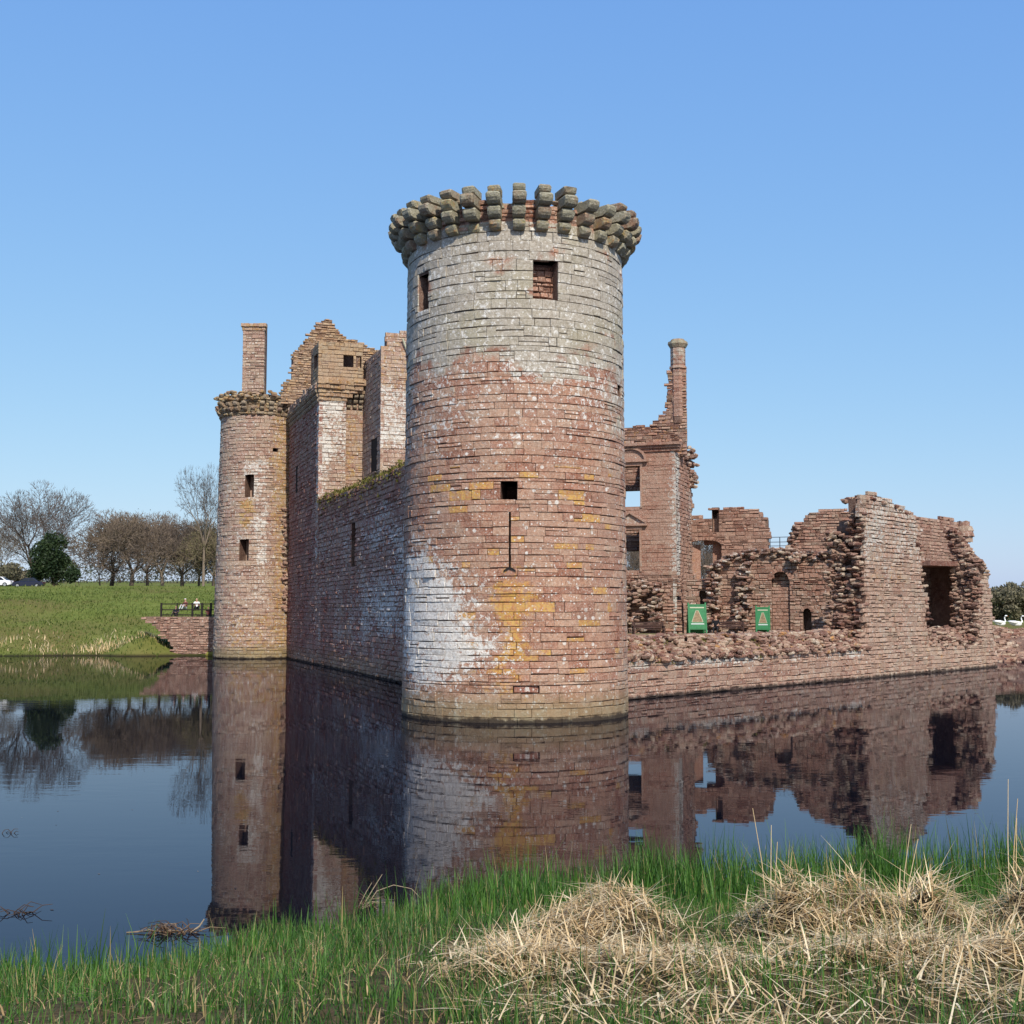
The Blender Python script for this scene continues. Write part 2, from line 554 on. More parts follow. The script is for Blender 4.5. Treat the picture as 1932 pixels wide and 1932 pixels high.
def stone(surf, u0, u1, w0, w1, front, back, cham, jit, wv=1.0):
    """a weathered block: worn, chamfered front face following the surface, sides and ends"""
    L = u1 - u0; H = w1 - w0
    c = min(cham * random.uniform(.35, 1.2), L * .25, H * .28)
    tilt = random.uniform(-jit, jit); tw = random.uniform(-jit, jit)
    cols = [u0, u0 + c, u1 - c, u1]
    if L > .5 and isinstance(surf, Cyl): cols.insert(2, (u0 + u1) / 2 + random.uniform(-.1, .1) * L)
    nc = len(cols)
    e = [random.uniform(0, .5) * c for _ in range(2 * nc)]
    V = []
    for i, u in enumerate(cols):
        end = i in (0, nc - 1)
        dl = tilt * ((u - u0) / L - .5)
        wb0 = w0 + e[i] + wv * wave(u, w0); wb1 = w1 - e[i + nc] + wv * wave(u, w1)
        f1 = front - c if end else front + random.uniform(-jit, jit) * .5
        V.append(tuple(surf.pos(u, wb0, back)))
        V.append(tuple(surf.pos(u, wb0, front - c + dl)))
        V.append(tuple(surf.pos(u, wb0 + c, f1 + dl - tw)))
        V.append(tuple(surf.pos(u, wb1 - c, f1 + dl + tw)))
        V.append(tuple(surf.pos(u, wb1, front - c + dl)))
        V.append(tuple(surf.pos(u, wb1, back)))
    F = []
    for i in range(nc - 1):
        for k in range(5):
            a = i * 6 + k; b = a + 6
            F.append((a, b, b + 1, a + 1))
    F.append((5, 4, 3, 2, 1, 0)); F.append(tuple(range(6 * nc - 6, 6 * nc)))
    return V, F


def vtint(tn, n):
    return list(tn) if isinstance(tn, list) else [tn] * n


def emit(stones, mat, parent, nparts, name='stone', rest='stonework'):
    """stones: (verts, faces, tint). The ones that show largest become parts, the rest one part"""
    def size(s):
        P2 = [proj(v) for v in s[0]]
        xs = [p[0] for p in P2]; ys = [p[1] for p in P2]
        vis = 0 <= sum(xs) / len(xs) <= 1932
        return (max(xs) - min(xs)) * (max(ys) - min(ys)) * (1 if vis else .01)
    order = sorted(stones, key=size, reverse=True)
    for v, f, tn in order[:nparts]:
        mk(name, v, f, mat, parent, vtint(tn, len(v)))
    if order[nparts:]:
        m = MB()
        for v, f, tn in order[nparts:]:
            m.add(v, f, tn)
        o = m.obj(rest, mat, parent)
        o["kind"] = "stuff"


def courses(w0, w1, ch, marks):
    ws = [w0]
    while ws[-1] < w1 - .08:
        lo, hi = ch(ws[-1]) if callable(ch) else ch
        ws.append(ws[-1] + random.uniform(lo, hi))
    for m in marks:
        i = min(range(1, len(ws)), key=lambda k: abs(ws[k] - m))
        ws[i] = m
    ws = sorted(set(ws))
    out = [ws[0]]
    for w in ws[1:]:
        if w - out[-1] > .09 or w in marks: out.append(w)
    return out


def lay(surf, u0, u1, w0, w1, ch, ln, inside=None, holes=(), tint=None, gap=(.018, .028), front=0.0, proud=.018, back=-.25, cham=.03, jit=.012):
    marks = []
    for h in holes: marks += [m for m in (h[2], h[3]) if w0 < m < w1]
    ws = courses(w0, w1, ch, marks)
    out = []
    for a, b in zip(ws, ws[1:]):
        mid = (a + b) / 2
        segs = [(u0, u1)]
        for h in holes:
            if h[2] - .01 < mid < h[3] + .01:
                ns = []
                for s, e in segs:
                    if h[1] <= s or h[0] >= e: ns.append((s, e)); continue
                    if h[0] > s: ns.append((s, h[0]))
                    if h[1] < e: ns.append((h[1], e))
                segs = ns
        cp = random.uniform(-.008, .008)
        for s, e in segs:
            u = s
            first = True
            while u < e - .05:
                lo, hi = ln(mid) if callable(ln) else ln
                L = (lo * .8 + (hi * 1.25 - lo * .8) * random.random() ** 1.3) * (random.uniform(.45, 1) if first else 1)
                first = False
                v = u + L
                if e - v < lo * .6: v = e
                c = (u + v) / 2
                if inside is None or inside(c, mid):
                    pr = front + cp + random.gauss(0, proud * .6)
                    vg = random.choice((.001, .002, .004, gap[0] * .7))
                    lv = [(a, b)]
                    if b - a > .25 and random.random() < .13:
                        mm_ = a + (b - a) * random.uniform(.38, .62); lv = [(a, mm_), (mm_, b)]
                    for a_, b_ in lv:
                        ga, gb = (random.choice((.05, .08, .15, .3, .9)) * gap[1] for _ in range(2))
                        V, F = stone(surf, u + vg, v - vg, a_ + ga, b_ - gb, pr + random.gauss(0, .004), back, cham, jit)
                        rd = random.random()
                        nc = len(V) // 6
                        if tint:
                            q4 = []
                            for uu, ww in ((u, a_), (u, b_), (v, a_), (v, b_)):
                                tn = tint(uu, ww, None, rd)
                                q4.append((*tn[:3], clamp(.15 + .7 * rd) if len(tn) < 4 else tn[3]))
                            cl = []
                            for i_ in range(nc):
                                f_ = 0 if i_ < 2 and i_ < nc / 2 - .4 else (.5 if nc == 5 and i_ == 2 else 1)
                                lo_ = tuple(p_ * (1 - f_) + q_ * f_ for p_, q_ in zip(q4[0], q4[2])); hi_ = tuple(p_ * (1 - f_) + q_ * f_ for p_, q_ in zip(q4[1], q4[3]))
                                cl += [lo_, lo_, lo_, hi_, hi_, hi_]
                        else:
                            cl = (.25, 0, 0, rd)
                        out.append((V, F, cl))
                u = v
    return out


def core(surf, u0, u1, w0, w1, T, inside=None, holes=(), cell=.45, front=-.05, tint=(.15, 0, .1, .4)):
    """the mass of the wall behind its facing stones, with the openings left out"""
    us = {u0, u1}; ws = {w0, w1}
    for h in holes:
        us |= {x for x in h[:2] if u0 < x < u1}; ws |= {x for x in h[2:4] if w0 < x < w1}
    us, ws = sorted(us), sorted(ws)

    def fill(xs):
        o = []
        for a, b in zip(xs, xs[1:]):
            n = max(1, round((b - a) / cell))
            o += [a + (b - a) * k / n for k in range(n)]
        return o + [xs[-1]]
    us, ws = fill(us), fill(ws)
    nu, nw = len(us) - 1, len(ws) - 1
    occ = [[False] * nw for _ in range(nu)]
    for i in range(nu):
        for j in range(nw):
            cu, cw = (us[i] + us[i + 1]) / 2, (ws[j] + ws[j + 1]) / 2
            if any(h[0] < cu < h[1] and h[2] < cw < h[3] for h in holes): continue
            if inside and not all(inside(x, y) for x in (us[i], us[i + 1]) for y in (ws[j] + .001, ws[j + 1])): continue
            occ[i][j] = True
    V, F, ids = [], [], {}

    def vid(i, j, k):
        key = (i, j, k)
        if key not in ids:
            ids[key] = len(V)
            V.append(tuple(surf.pos(us[i], ws[j], front if k == 0 else front - T)))
        return ids[key]
    for i in range(nu):
        for j in range(nw):
            if not occ[i][j]: continue
            F.append((vid(i, j, 0), vid(i + 1, j, 0), vid(i + 1, j + 1, 0), vid(i, j + 1, 0)))
            F.append((vid(i, j, 1), vid(i, j + 1, 1), vid(i + 1, j + 1, 1), vid(i + 1, j, 1)))
            if i == 0 or not occ[i - 1][j]: F.append((vid(i, j, 0), vid(i, j + 1, 0), vid(i, j + 1, 1), vid(i, j, 1)))
            if i == nu - 1 or not occ[i + 1][j]: F.append((vid(i + 1, j, 0), vid(i + 1, j, 1), vid(i + 1, j + 1, 1), vid(i + 1, j + 1, 0)))
            if j == 0 or not occ[i][j - 1]: F.append((vid(i, j, 0), vid(i, j, 1), vid(i + 1, j, 1), vid(i + 1, j, 0)))
            if j == nw - 1 or not occ[i][j + 1]: F.append((vid(i, j + 1, 0), vid(i + 1, j + 1, 0), vid(i + 1, j + 1, 1), vid(i, j + 1, 1)))
    return V, F, [tint] * len(V)


def niche(surf, h, d0, d1, splay=0.0):
    """the lining of an opening, closed at the back"""
    u0, u1, w0, w1 = h
    A = [surf.pos(u, w, d0) for u, w in ((u0, w0), (u1, w0), (u1, w1), (u0, w1))]
    um = (u0 + u1) / 2; hw = (u1 - u0) / 2 * (1 - splay)
    a = um / getattr(surf, 'R', 1)
    back = d1 - d0
    nrm = (surf.pos(um, w0, 1) - surf.pos(um, w0, 0))
    B = [p + nrm * back for p in A]
    V = [tuple(p) for p in A + B]
    F = [(0, 1, 5, 4), (1, 2, 6, 5), (2, 3, 7, 6), (3, 0, 4, 7), (4, 5, 6, 7)]
    return V, F


def rock(p, s, rz, tilt=.25):
    """irregular slab of broken walling"""
    m = Matrix.Translation(p) @ Matrix.Rotation(rz, 4, 'Z') @ Matrix.Rotation(random.uniform(-tilt, tilt), 4, 'X') @ Matrix.Rotation(random.uniform(-tilt, tilt), 4, 'Y')
    V = []
    for z in (-.5, 0.05, .5):
        k = 1.0 if z == 0.05 else random.uniform(.62, .85)
        for x, y in ((-.5, -.5), (.5, -.5), (.5, .5), (-.5, .5)):
            V.append(tuple(m @ Vector((x * s[0] * k * random.uniform(.8, 1.15), y * s[1] * k * random.uniform(.8, 1.15), z * s[2] * random.uniform(.85, 1.15)))))
    F = [(3, 2, 1, 0), (8, 9, 10, 11)]
    for l in (0, 4):
        F += [(l + i, l + (i + 1) % 4, l + 4 + (i + 1) % 4, l + 4 + i) for i in range(4)]
    return V, F


def rocks(pts, tint=lambda p: (.22, .02, 0)):
    out = []
    for p, s, rz in pts:
        V, F = rock(p, s, rz)
        out.append((V, F, (*tint(p), random.random())))
    return out


def clamp(x, a=0.0, b=1.0):
    return max(a, min(b, x))


def sst(x, a, b):
    t = clamp((x - a) / (b - a)) if b != a else 0
    return t * t * (3 - 2 * t)


def nz(x, y, z=0.0):
    return mnoise.noise(Vector((x, y, z)))


# ------------------------------------------------------------------ terrain and water
SH = [on_z(*p) for p in ((-200, 1890), (0, 1852), (200, 1838), (400, 1815), (560, 1775), (700, 1745), (850, 1712), (1000, 1695), (1200, 1690), (1500, 1682), (1932, 1672), (2300, 1665))]
SHX = [p.x for p in SH]; SHY = [p.y for p in SH]
MOUNDS = [(-.1, 9.6, .45, .8, .10), (.45, 10.9, .50, .8, .28), (1.05, 11.5, .42, .75, .42), (2.55, 11.5, .42, .8, .38), (3.15, 11.5, .55, .75, .36), (3.85, 11.7, .30, .6, .30), (4.95, 11.6, .50, .9, .55), (.9, 9.3, .9, .7, .12), (2.7, 9.5, .75, .8, .20), (3.9, 9.4, .8, .8, .12)]


def shore(x):
    return np.interp(x, SHX, SHY)


def near_z(x, y):
    """height of the near bank (numpy-friendly)"""
    ys = shore(x)
    z = 1.72 * (ys - y) / (ys - 6.6)
    z = np.minimum(z, 2.35 + .0 * z)
    z = z + .05 * np.sin(x * 2.1 + y * 1.3) * np.sin(y * 1.7 - x * .6) + .03 * np.sin(x * 5.3 + 1) * np.sin(y * 4.1)
    m_ = 0
    for mx, my, sx_, sy_, h in MOUNDS:
        m_ = m_ + h * np.exp(-np.abs((x - mx) / sx_) ** 1.6 - ((y - my) / sy_) ** 2)
    return z + m_ * (1 + .30 * np.sin(x * 7.3 + 2 * np.sin(y * 3.1)) * np.sin(y * 5.9 + 1) + .16 * np.sin(x * 15.1 + 1) * np.sin(y * 12.7))


def far_z(x, y):
    """height of the land beyond the moat"""
    k = np.clip((x + 14) / 40, 0, 1); k = k * k * (3 - 2 * k)
    yl = 114.6 + 1.6 * np.sin(x * .13) + np.clip(-(x + 60), 0, 200) * .03
    yr = 107 + 1.2 * np.sin(x * .2)
    d = y - (yl * (1 - k) + yr * k)
    zl = np.interp(d, [-30, -3, 0, 3, 8, 25, 48, 60, 100, 200, 400, 1000, 4000], [-1.4, -.8, 0, .8, 2.1, 5.25, 7.3, 7.6, 8.2, 11.5, 17, 24, 40])
    zr = np.interp(d, [-30, -3, 0, 4, 12, 40, 200, 500, 1000, 4000], [-1.4, -.8, 0, 1.3, 2.3, 2.9, 4.6, 9, 20, 40])
    bump = .16 * np.sin(x * .35 + y * .22) * np.sin(y * .4 - x * .11) * np.clip(d / 8, 0, 1)
    bump = bump + 1.7 * np.exp(-((x + 34.6) / 2.0) ** 2 - ((y - 116.8) / 2.2) ** 2)
    return zl * (1 - k) + zr * k + bump


def ground_z(x, y):
    yn = shore(x)
    return np.where(y < 40, np.where(y < yn, near_z(x, y), np.maximum(-1.4, (yn - y) * .35)), far_z(x, y))


ys = np.concatenate([np.arange(-8, 5, 1.0), np.arange(5, 20, .16), np.arange(20, 30, 1.5), np.arange(30, 96, 8), np.arange(96, 118, .8), np.arange(118, 180, 2), np.geomspace(180, 4500, 34)])
xs = np.concatenate([-np.geomspace(3500, 60, 24), np.arange(-58, -10, 1.6), np.arange(-10, 11, .22), np.arange(11, 60, 2.0), np.geomspace(60, 3500, 24)])
X, Y = np.meshgrid(xs, ys, indexing='ij')
Z = ground_z(X, Y)
nx, ny = X.shape
idx = np.arange(nx * ny).reshape(nx, ny)
F = np.stack([idx[:-1, :-1], idx[1:, :-1], idx[1:, 1:], idx[:-1, 1:]], -1).reshape(-1, 4)
g = mesh_np("ground", np.stack([X, Y, Z], -1).reshape(-1, 3), F, M['ground'], smooth=True)
tag(g, "grassy banks and meadow around the moat", "ground", kind="structure")
w = mk("water", [(-400, 4, 0), (400, 4, 0), (400, 135, 0), (-400, 135, 0)], [(0, 1, 2, 3)], M['water'])
tag(w, "still dark moat water mirroring the castle", "water", kind="structure")

# ------------------------------------------------------------------ planes of the castle
TC = (0.12, 50.0)
PW = Plane((-6.26, 70.6), (-.331, .9436), (-.9436, -.331))
PS = Plane((5.28, 57.4), (.661, .7516), (.7516, -.661))
PE = Plane((10, 93.6), (.9416, -.3367), (-.3367, -.9416))
PEb = PE.back(6.0)

# ------------------------------------------------------------------ great round corner tower
tw = thing("round_tower", "big round red sandstone tower standing in the moat with crumbling corbelled rim", "tower", (TC[0], TC[1], 0))
ct = Cyl(TC, 4.52, 4.40, 18.4)
TOPW = 18.45
holes = {
    'win_l': pxrect(ct, 789, 518, 808, 586),
    'win_r': pxrect(ct, 1006, 491, 1053, 565),
    'loop': pxrect(ct, 944, 908, 976, 942),
    'hole_r': pxrect(ct, 1165, 727, 1173, 748),
    'slit': pxrect(ct, 960, 966, 963.5, 1072),
    'putlog': pxrect(ct, 968, 1294, 1018, 1309),
}
HL = list(holes.values())
WHITE_P = pxpoly(ct, [(772, 1035), (800, 1042), (850, 1088), (868, 1110), (878, 1150), (872, 1185), (935, 1212), (945, 1228), (915, 1248), (890, 1262), (840, 1268), (820, 1290), (778, 1292), (764, 1240), (764, 1100)])
WHITE_E = pxpoly(ct, [(764, 1010), (830, 1030), (900, 1110), (905, 1190), (985, 1215), (990, 1260), (930, 1285), (860, 1310), (764, 1330)])
YEL_P = pxpoly(ct, [(935, 1068), (972, 1068), (975, 1110), (1015, 1125), (1020, 1150), (990, 1170), (1000, 1215), (985, 1260), (970, 1300), (935, 1315), (930, 1290), (955, 1250), (960, 1190), (930, 1160), (920, 1120)])


def soft(u, w, poly, r=.55):
    k = 0
    for dx, dy in ((0, 0), (r, 0), (-r, 0), (0, r), (0, -r), (r * .6, r * .6), (-r * .6, -r * .6)):
        k += inpoly(u + dx, w + dy, poly)
    return k / 7


def tower_tint(u, w, p, rd):
    a = math.degrees(u / ct.R)
    n = nz(u * .5, w * .5, 3.1)
    grey = sst(w + n * 1.8 + (rd - .5) * .8, 12.7, 14.4)
    grey = max(grey, .62 * sst(a + n * 14, 38, 62) * sst(w, 8, 12), .5 * sst(-a + n * 10, 48, 70) * sst(w, 7, 12))
    grey *= 1.0 - .6 * sst(nz(u * .8, w * 1.0, 12), .28, .42)
    grey = max(grey, .40 * sst(a, 48, 75), .16)
    white = .26 + .14 * n + .18 * sst(w, 8.5, 11.5)
    fw = soft(u, w, WHITE_P) if a < 20 and w < 8 else 0
    fe = soft(u, w, WHITE_E, .8) if a < 30 and w < 9 else 0
    if fe: white = max(white, .30 + .16 * fe + .40 * fw + .34 * nz(u * 1.2, w * 2.4, 6) * (1 - .35 * fw))
    if w > 13.6: white = .34 + .14 * rd
    yel = .10
    fy = soft(u, w, YEL_P, .4) if abs(a) < 30 and w < 9 else 0
    if fy: yel = .25 + .95 * fy + .55 * nz(u * .9, w * .7, 8)
    elif 1.5 < w < 9.5 and abs(a) < 60 and rd > .92: yel = .85
    elif w < 2.2 and a > -20: yel = .3
    if w < 2.0: grey = max(grey, .45 * (1 - w / 2.0))
    return (clamp(white), yel, grey)


def tch(w):
    return (.26, .46) if w > 13.8 else ((.20, .38) if w > 8.5 else (.20, .37))


A85 = R_(100) * ct.R
st = lay(ct, -A85, A85, -.3, TOPW, tch, lambda w: (.42, .95), holes=HL, tint=tower_tint, gap=(.014, .022), proud=.016, back=-.22, cham=.018, jit=.010)
emit(st, M['tower'], tw, 300)
V, F, T_ = core(ct, -R_(180) * ct.R, R_(180) * ct.R, -1.2, 19.2, 1.9, holes=HL, cell=.45, front=-.075)
mk("wall_core", V, F, M['core'], tw, T_)
for nm, h in holes.items():
    dpt = {'win_l': -2.0, 'win_r': -.62, 'loop': -1.9, 'hole_r': -.9, 'slit': -.35, 'putlog': -.20}[nm]
    V, F = niche(ct, h, -.04, dpt)
    o = mk("opening_lining", V, F, M['core'], tw, [(.05, .1, 0, .3)] * 8)  # dark core tint paints the shade inside the openings
    if nm == 'win_r':      # window walled up with red rubble
        u0, u1, w0, w1 = h
        m = []
        w_ = w0
        while w_ < w1 - .1:
            hh = random.uniform(.14, .26); u_ = u0
            while u_ < u1 - .05:
                ll = random.uniform(.2, .42)
                V, F = stone(ct, u_ + .01, min(u1, u_ + ll) - .01, w_ + .012, min(w1, w_ + hh) - .012, -.50 + random.uniform(-.05, .05), -.65, .05, .05)
                m.append((V, F, (.05, 0, 0, random.uniform(0, .3))))
                u_ += ll
            w_ += hh
        emit(m, M['tower'], tw, 60, 'blocking_stone')
    if nm == 'putlog':
        u0, u1, w0, w1 = h
        V, F = stone(ct, u0 + .02, u1 - .02, w0 + .02, w1 - .02, -.10, -.2, .05, .06)
        mk("recessed_stone", V, F, M['curtain'], tw, [(.2, 0, 0, .2)] * len(V))
# foot of the arrow slit: flat black strips painting a splayed notch's shade
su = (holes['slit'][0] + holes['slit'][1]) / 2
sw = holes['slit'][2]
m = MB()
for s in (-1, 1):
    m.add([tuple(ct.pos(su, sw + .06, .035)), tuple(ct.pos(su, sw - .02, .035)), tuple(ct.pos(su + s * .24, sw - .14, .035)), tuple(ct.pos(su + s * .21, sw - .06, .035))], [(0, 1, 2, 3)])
m.obj("slit_foot_shade", M['tyre_and_shade'], tw)
m = MB()
h = holes['slit']
# corbels round the rim: four stepped, round-nosed stones each
NCB = 32


def nose(surf, a_u, half, w0, w1, d0, d1, tint):
    """stone running out radially with a rounded lower nose"""
    H = w1 - w0
    prof = [(d0, w1), (d0, w0 + .02)]
    L = d1 - d0
    r = min(H * .8, L * .6, .36)
    prof.append((d1 - r, w0 + random.uniform(0, .02)))
    for k in range(1, 5):
        an = math.pi / 2 * k / 4
        prof.append((d1 - r + r * math.sin(an), w0 + r * (1 - math.cos(an))))
    prof.append((d1 - random.uniform(0, .05), w1 - .07)); prof.append((d1 - random.uniform(.06, .14), w1))
    n = len(prof)
    V = []
    cd, cw_ = sum(p[0] for p in prof) / n, sum(p[1] for p in prof) / n
    for sx_, k in ((-1, .84), (-.72, 1.0), (.72, 1.0), (1, .84)):
        for d, w_ in prof:
            dd_ = cd + (d - cd) * k if d > cd else d
            V.append(tuple(surf.pos(a_u + sx_ * half * random.uniform(.97, 1.03), cw_ + (w_ - cw_) * k + random.uniform(-.012, .012), dd_ + random.uniform(-.015, .015))))
    F = [tuple(range(n - 1, -1, -1)), tuple(range(3 * n, 4 * n))]
    for r_ in range(3):
        F += [(r_ * n + i, r_ * n + (i + 1) % n, (r_ + 1) * n + (i + 1) % n, (r_ + 1) * n + i) for i in range(n)]
    return V, F


def corbel_ring(surf, parent, w0, tiers, half, angles, mat, greyf):
    for a in angles:
        u = a * surf.R
        first = None
        z = w0 + random.uniform(-.02, .02)
        for i, (hh, d1) in enumerate(tiers):
            if i == len(tiers) - 1 and random.random() < .08: continue
            j = random.uniform(-.02, .02)
            tn = (.12, random.choice((.1, .2, .55)), greyf(i), random.random())
            V, F = nose(surf, u + j * .5, half * random.uniform(.93, 1.06), z, z + hh * random.uniform(.93, .985), -.25, d1 + j + (random.uniform(-.22, -.08) if random.random() < .12 else random.uniform(-.03, .03)), tn)
            o = mk("corbel" if first is None else "corbel_tier", V, F, mat, parent if first is None else first, [tn] * len(V))
            if first is None: first = o
            z += hh


corbel_ring(ct, tw, TOPW - .12, [(.43, .32), (.45, .58), (.46, .84), (.34, .72)], .228, [2 * math.pi * (k + .16) / NCB for k in range(NCB)], M['corbel'], lambda i: random.uniform(.45, .95))
# broken walling between and behind the corbels
st = lay(ct, -A85, A85, TOPW + .01, 19.9, (.15, .26), (.22, .5), inside=lambda u, w: w < 19.5 + .3 * nz(u * 1.3, 5.0), tint=lambda u, w, p, rd: (.14, .05, .15, rd * .6), front=-.04, proud=.05, back=-.5, cham=.04, jit=.03)
emit(st, M['tower'], tw, 0, rest='broken_parapet')
pts = []
for k in range(150):
    a = random.uniform(-2.0, 2.0); d = random.uniform(-1.3, .25)
    pts.append((ct.pos(a * ct.R, 19.35 + random.uniform(-.1, .18) + (.2 if d < 0 else .35) * random.random(), d), (random.uniform(.25, .5), random.uniform(.2, .4), random.uniform(.12, .24)), random.uniform(0, 3)))
emit(rocks(pts, lambda p: (.15, .3, .55)), M['corbel'], tw, 0, rest='loose_cap_stones')

# ------------------------------------------------------------------ west curtain wall
KP = 26.7          # distance along the west face at which the gatehouse begins
cw = thing("curtain_wall", "shaded mossy curtain wall running back from the big round tower to the gatehouse", "wall", tuple(PW.pos(8, 0)))
top_c = pxpoly(PW, [(575, 952), (597, 946), (615, 938), (660, 922), (700, 905), (735, 892), (755, 878), (775, 868)])
top_c.sort()
TU = [p[0] for p in top_c]; TWv = [p[1] for p in top_c]


def ctop(u):
    return float(np.interp(u, TU, TWv)) + .18 * nz(u * 1.1, 2.0)


slit_c = pxrect(PW, 662, 986, 670, 1068)
HC = [slit_c]


def curt_tint(u, w, p, rd):
    n = nz(u * .35, w * .35, 1.0)
    white = .30 + .28 * n + .16 * sst(14 - u, 0, 9) * (w > 2.5) + (.12 if 2 < w < 9 else 0)
    if w > ctop(u) - 1.6: white -= .22
    yel = .12 + (.35 if w < 1.4 and 8 < u < 22 else 0) + (.3 if w > ctop(u) - 1.2 else 0)
    grey = .12 + .3 * max(0, n)
    if 20 < u < 25 and w < 5: return (white * .35, yel, 0, rd * .25)
    return (clamp(white), yel, grey)


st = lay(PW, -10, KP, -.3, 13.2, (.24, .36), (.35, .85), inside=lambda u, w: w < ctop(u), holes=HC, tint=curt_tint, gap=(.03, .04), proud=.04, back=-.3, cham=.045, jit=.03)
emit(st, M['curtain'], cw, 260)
V, F, T_ = core(PW, -10, KP, -1.2, 12.6, 2.0, inside=lambda u, w: w < ctop(u) - .1, holes=HC, cell=.7, front=-.07)
mk("wall_core", V, F, M['core'], cw, T_)
V, F = niche(PW, slit_c, -.05, -1.8)
mk("opening_lining", V, F, M['core'], cw, [(.0, .1, 0, .0)] * 8)  # darkest core tint stands in for the slit's inner shade
# moss and grass along the wall head
m = MB()
for k in range(5200):
    u = random.uniform(-10, KP); d = random.uniform(-1.2, .12)
    if d > -.2 and random.random() < .4:
        w_ = ctop(u) - abs(random.gauss(0, .45))
        d = random.uniform(.02, .1)
    else:
        w_ = ctop(u) + random.uniform(-.1, .25)
    p = PW.pos(u, w_, d); r = random.uniform(.06, .16)
    q = [p + Vector((random.uniform(-r, r), random.uniform(-r, r), random.uniform(-r, r * 1.3))) for _ in range(3)]
    m.add([tuple(x) for x in q], [(0, 1, 2)], (0, 0, 0, random.random() ** 1.5))
o = m.obj("moss", M['moss'], cw); o["kind"] = "stuff"

# ------------------------------------------------------------------ gatehouse
K = PW.pos(KP, 0)
gh = thing("gatehouse", "tall ruined gatehouse block with stepped gable and corner turret above the curtain wall", "gatehouse", (K.x, K.y, 0))
nk = Vector((.331, -.9436, 0)); dk = Vector((.9436, .331, 0))
PK = Plane((K.x, K.y), dk, nk)
Qp = K + dk * 3.63
PQ = Plane((Qp.x, Qp.y), (.331, -.9436), (-.9436, -.331))
Rp = Qp + Vector((.331, -.9436, 0)) * 5.5
PR = Plane((Rp.x, Rp.y), dk, nk)
ZP = 21.3


def gt(base=.42, yel=.1, grey=.1, amp=.3):
    def f(u, w, p, rd):
        n = nz(u * .5, w * .4, 7.0)
        return (clamp(base + amp * n), clamp(yel + .3 * max(0, nz(u * .4, w * .15, 2))), grey + .3 * max(0, n))
    return f


def gt_white(u, w, p, rd):
    n = nz(u * .5, w * .4, 7.0)
    return (clamp(.30 * sst(w, 14, 17) + .30 + .45 * n + (.25 if u < .5 else 0)), .08 if w < 19.5 else .35, .25)


stones_g = []; stones_t = []
# shaded flank towards the moat
slit_g = pxrect(PW, 558, 880, 561, 930)
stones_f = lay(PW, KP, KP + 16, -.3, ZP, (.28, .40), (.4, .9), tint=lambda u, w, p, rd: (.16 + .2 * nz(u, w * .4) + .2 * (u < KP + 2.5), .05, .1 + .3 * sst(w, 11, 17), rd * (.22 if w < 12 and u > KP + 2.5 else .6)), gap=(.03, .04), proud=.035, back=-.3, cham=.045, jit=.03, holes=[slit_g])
# lit faces towards the camera
stones_g += lay(PK, 0, 2.16, 8, ZP, (.26, .36), (.4, .8), tint=gt_white, gap=(.02, .03), proud=.025, cham=.025, jit=.02, front=.0, back=-.9)
Ph = PK.back(.6)
stones_g += lay(Ph, 2.0, 3.7, 8, ZP + 1.0, (.28, .38), (.45, .8), tint=gt(.16, .45, .1, .15), gap=(.02, .03), proud=.02, cham=.025)
slit_q = pxrect(PQ, 700, 828, 711, 890)
PQT = PQ.px(714, 664)[1]
stones_g += lay(PQ, -.6, 5.5, 8, PQT, (.28, .38), (.45, .85), tint=gt(.22, .3, .1), holes=[slit_q], gap=(.02, .03), proud=.022, cham=.025)


def gt_r(u, w, p, rd):
    n = nz(u * .5, w * .5, 9)
    return (clamp(.26 * sst(w, 15, 18) * (1 - sst(w, 20.5, 21.5)) + .34 + .45 * n), .5 if w > 20.5 else .08, .2)


rt = pxpoly(PR, [(712, 1000), (712, 668), (718, 660), (726, 654), (730, 650), (731, 628), (752, 624), (790, 620), (800, 1000)])
stones_g += lay(PR, 0, 6, 8, 26, (.26, .38), (.4, .85), inside=lambda u, w: inpoly(u, w, rt), tint=gt_r, gap=(.02, .03), proud=.025, cham=.025)
# body
m = MB()


def prismz(m, poly, z0, z1, tn=(.15, .05, .1, .4)):
    n = len(poly)
    m.add([(p[0], p[1], z0) for p in poly] + [(p[0], p[1], z1) for p in poly],
          [tuple(range(n - 1, -1, -1)), tuple(range(n, 2 * n))] + [(i, (i + 1) % n, n + (i + 1) % n, n + i) for i in range(n)], tn)


def inset(*terms):
    p = Vector((0, 0, 0))
    for t_ in terms: p = p + t_
    return (p.x, p.y)


uw = PW.d; nw_ = PW.n
e = .06
prismz(m, [inset(K, -nw_ * e, -nk * e), inset(K, dk * 2.1, -nk * e), inset(K, dk * 2.1, -nk * .66), inset(Qp, -nk * .66, dk * .06), inset(Rp, dk * .06, -nk * .06), inset(Rp, dk * 9, -nk * .06), inset(Rp, dk * 9, uw * 16), inset(K, uw * 15.4, -nw_ * e)], -1.2, ZP - .6)
m.obj("wall_core", M['core'], gh)
# narrow loops of the flanks: shallow black linings paint the shade inside, in front of the core
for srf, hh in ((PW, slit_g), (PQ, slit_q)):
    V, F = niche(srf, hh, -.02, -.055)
    mk("opening_lining", V, F, M['tyre_and_shade'], gh)
# upper block beside the great tower
V, F, T_ = core(PR, 0.06, 6, ZP - .7, 26, 1.2, inside=lambda u, w: inpoly(u, w, rt), cell=.5, front=-.06)
mk("upper_wall_core", V, F, M['core'], gh, T_)
# pale gutter pipe below the wall head
a_, b_ = PR.px(758, 640), PR.px(768, 665)
MB().tube([PR.pos(*a_, .25), PR.pos(*b_, .12)], .07, 6).obj("drain_pipe", M['cream'], gh)
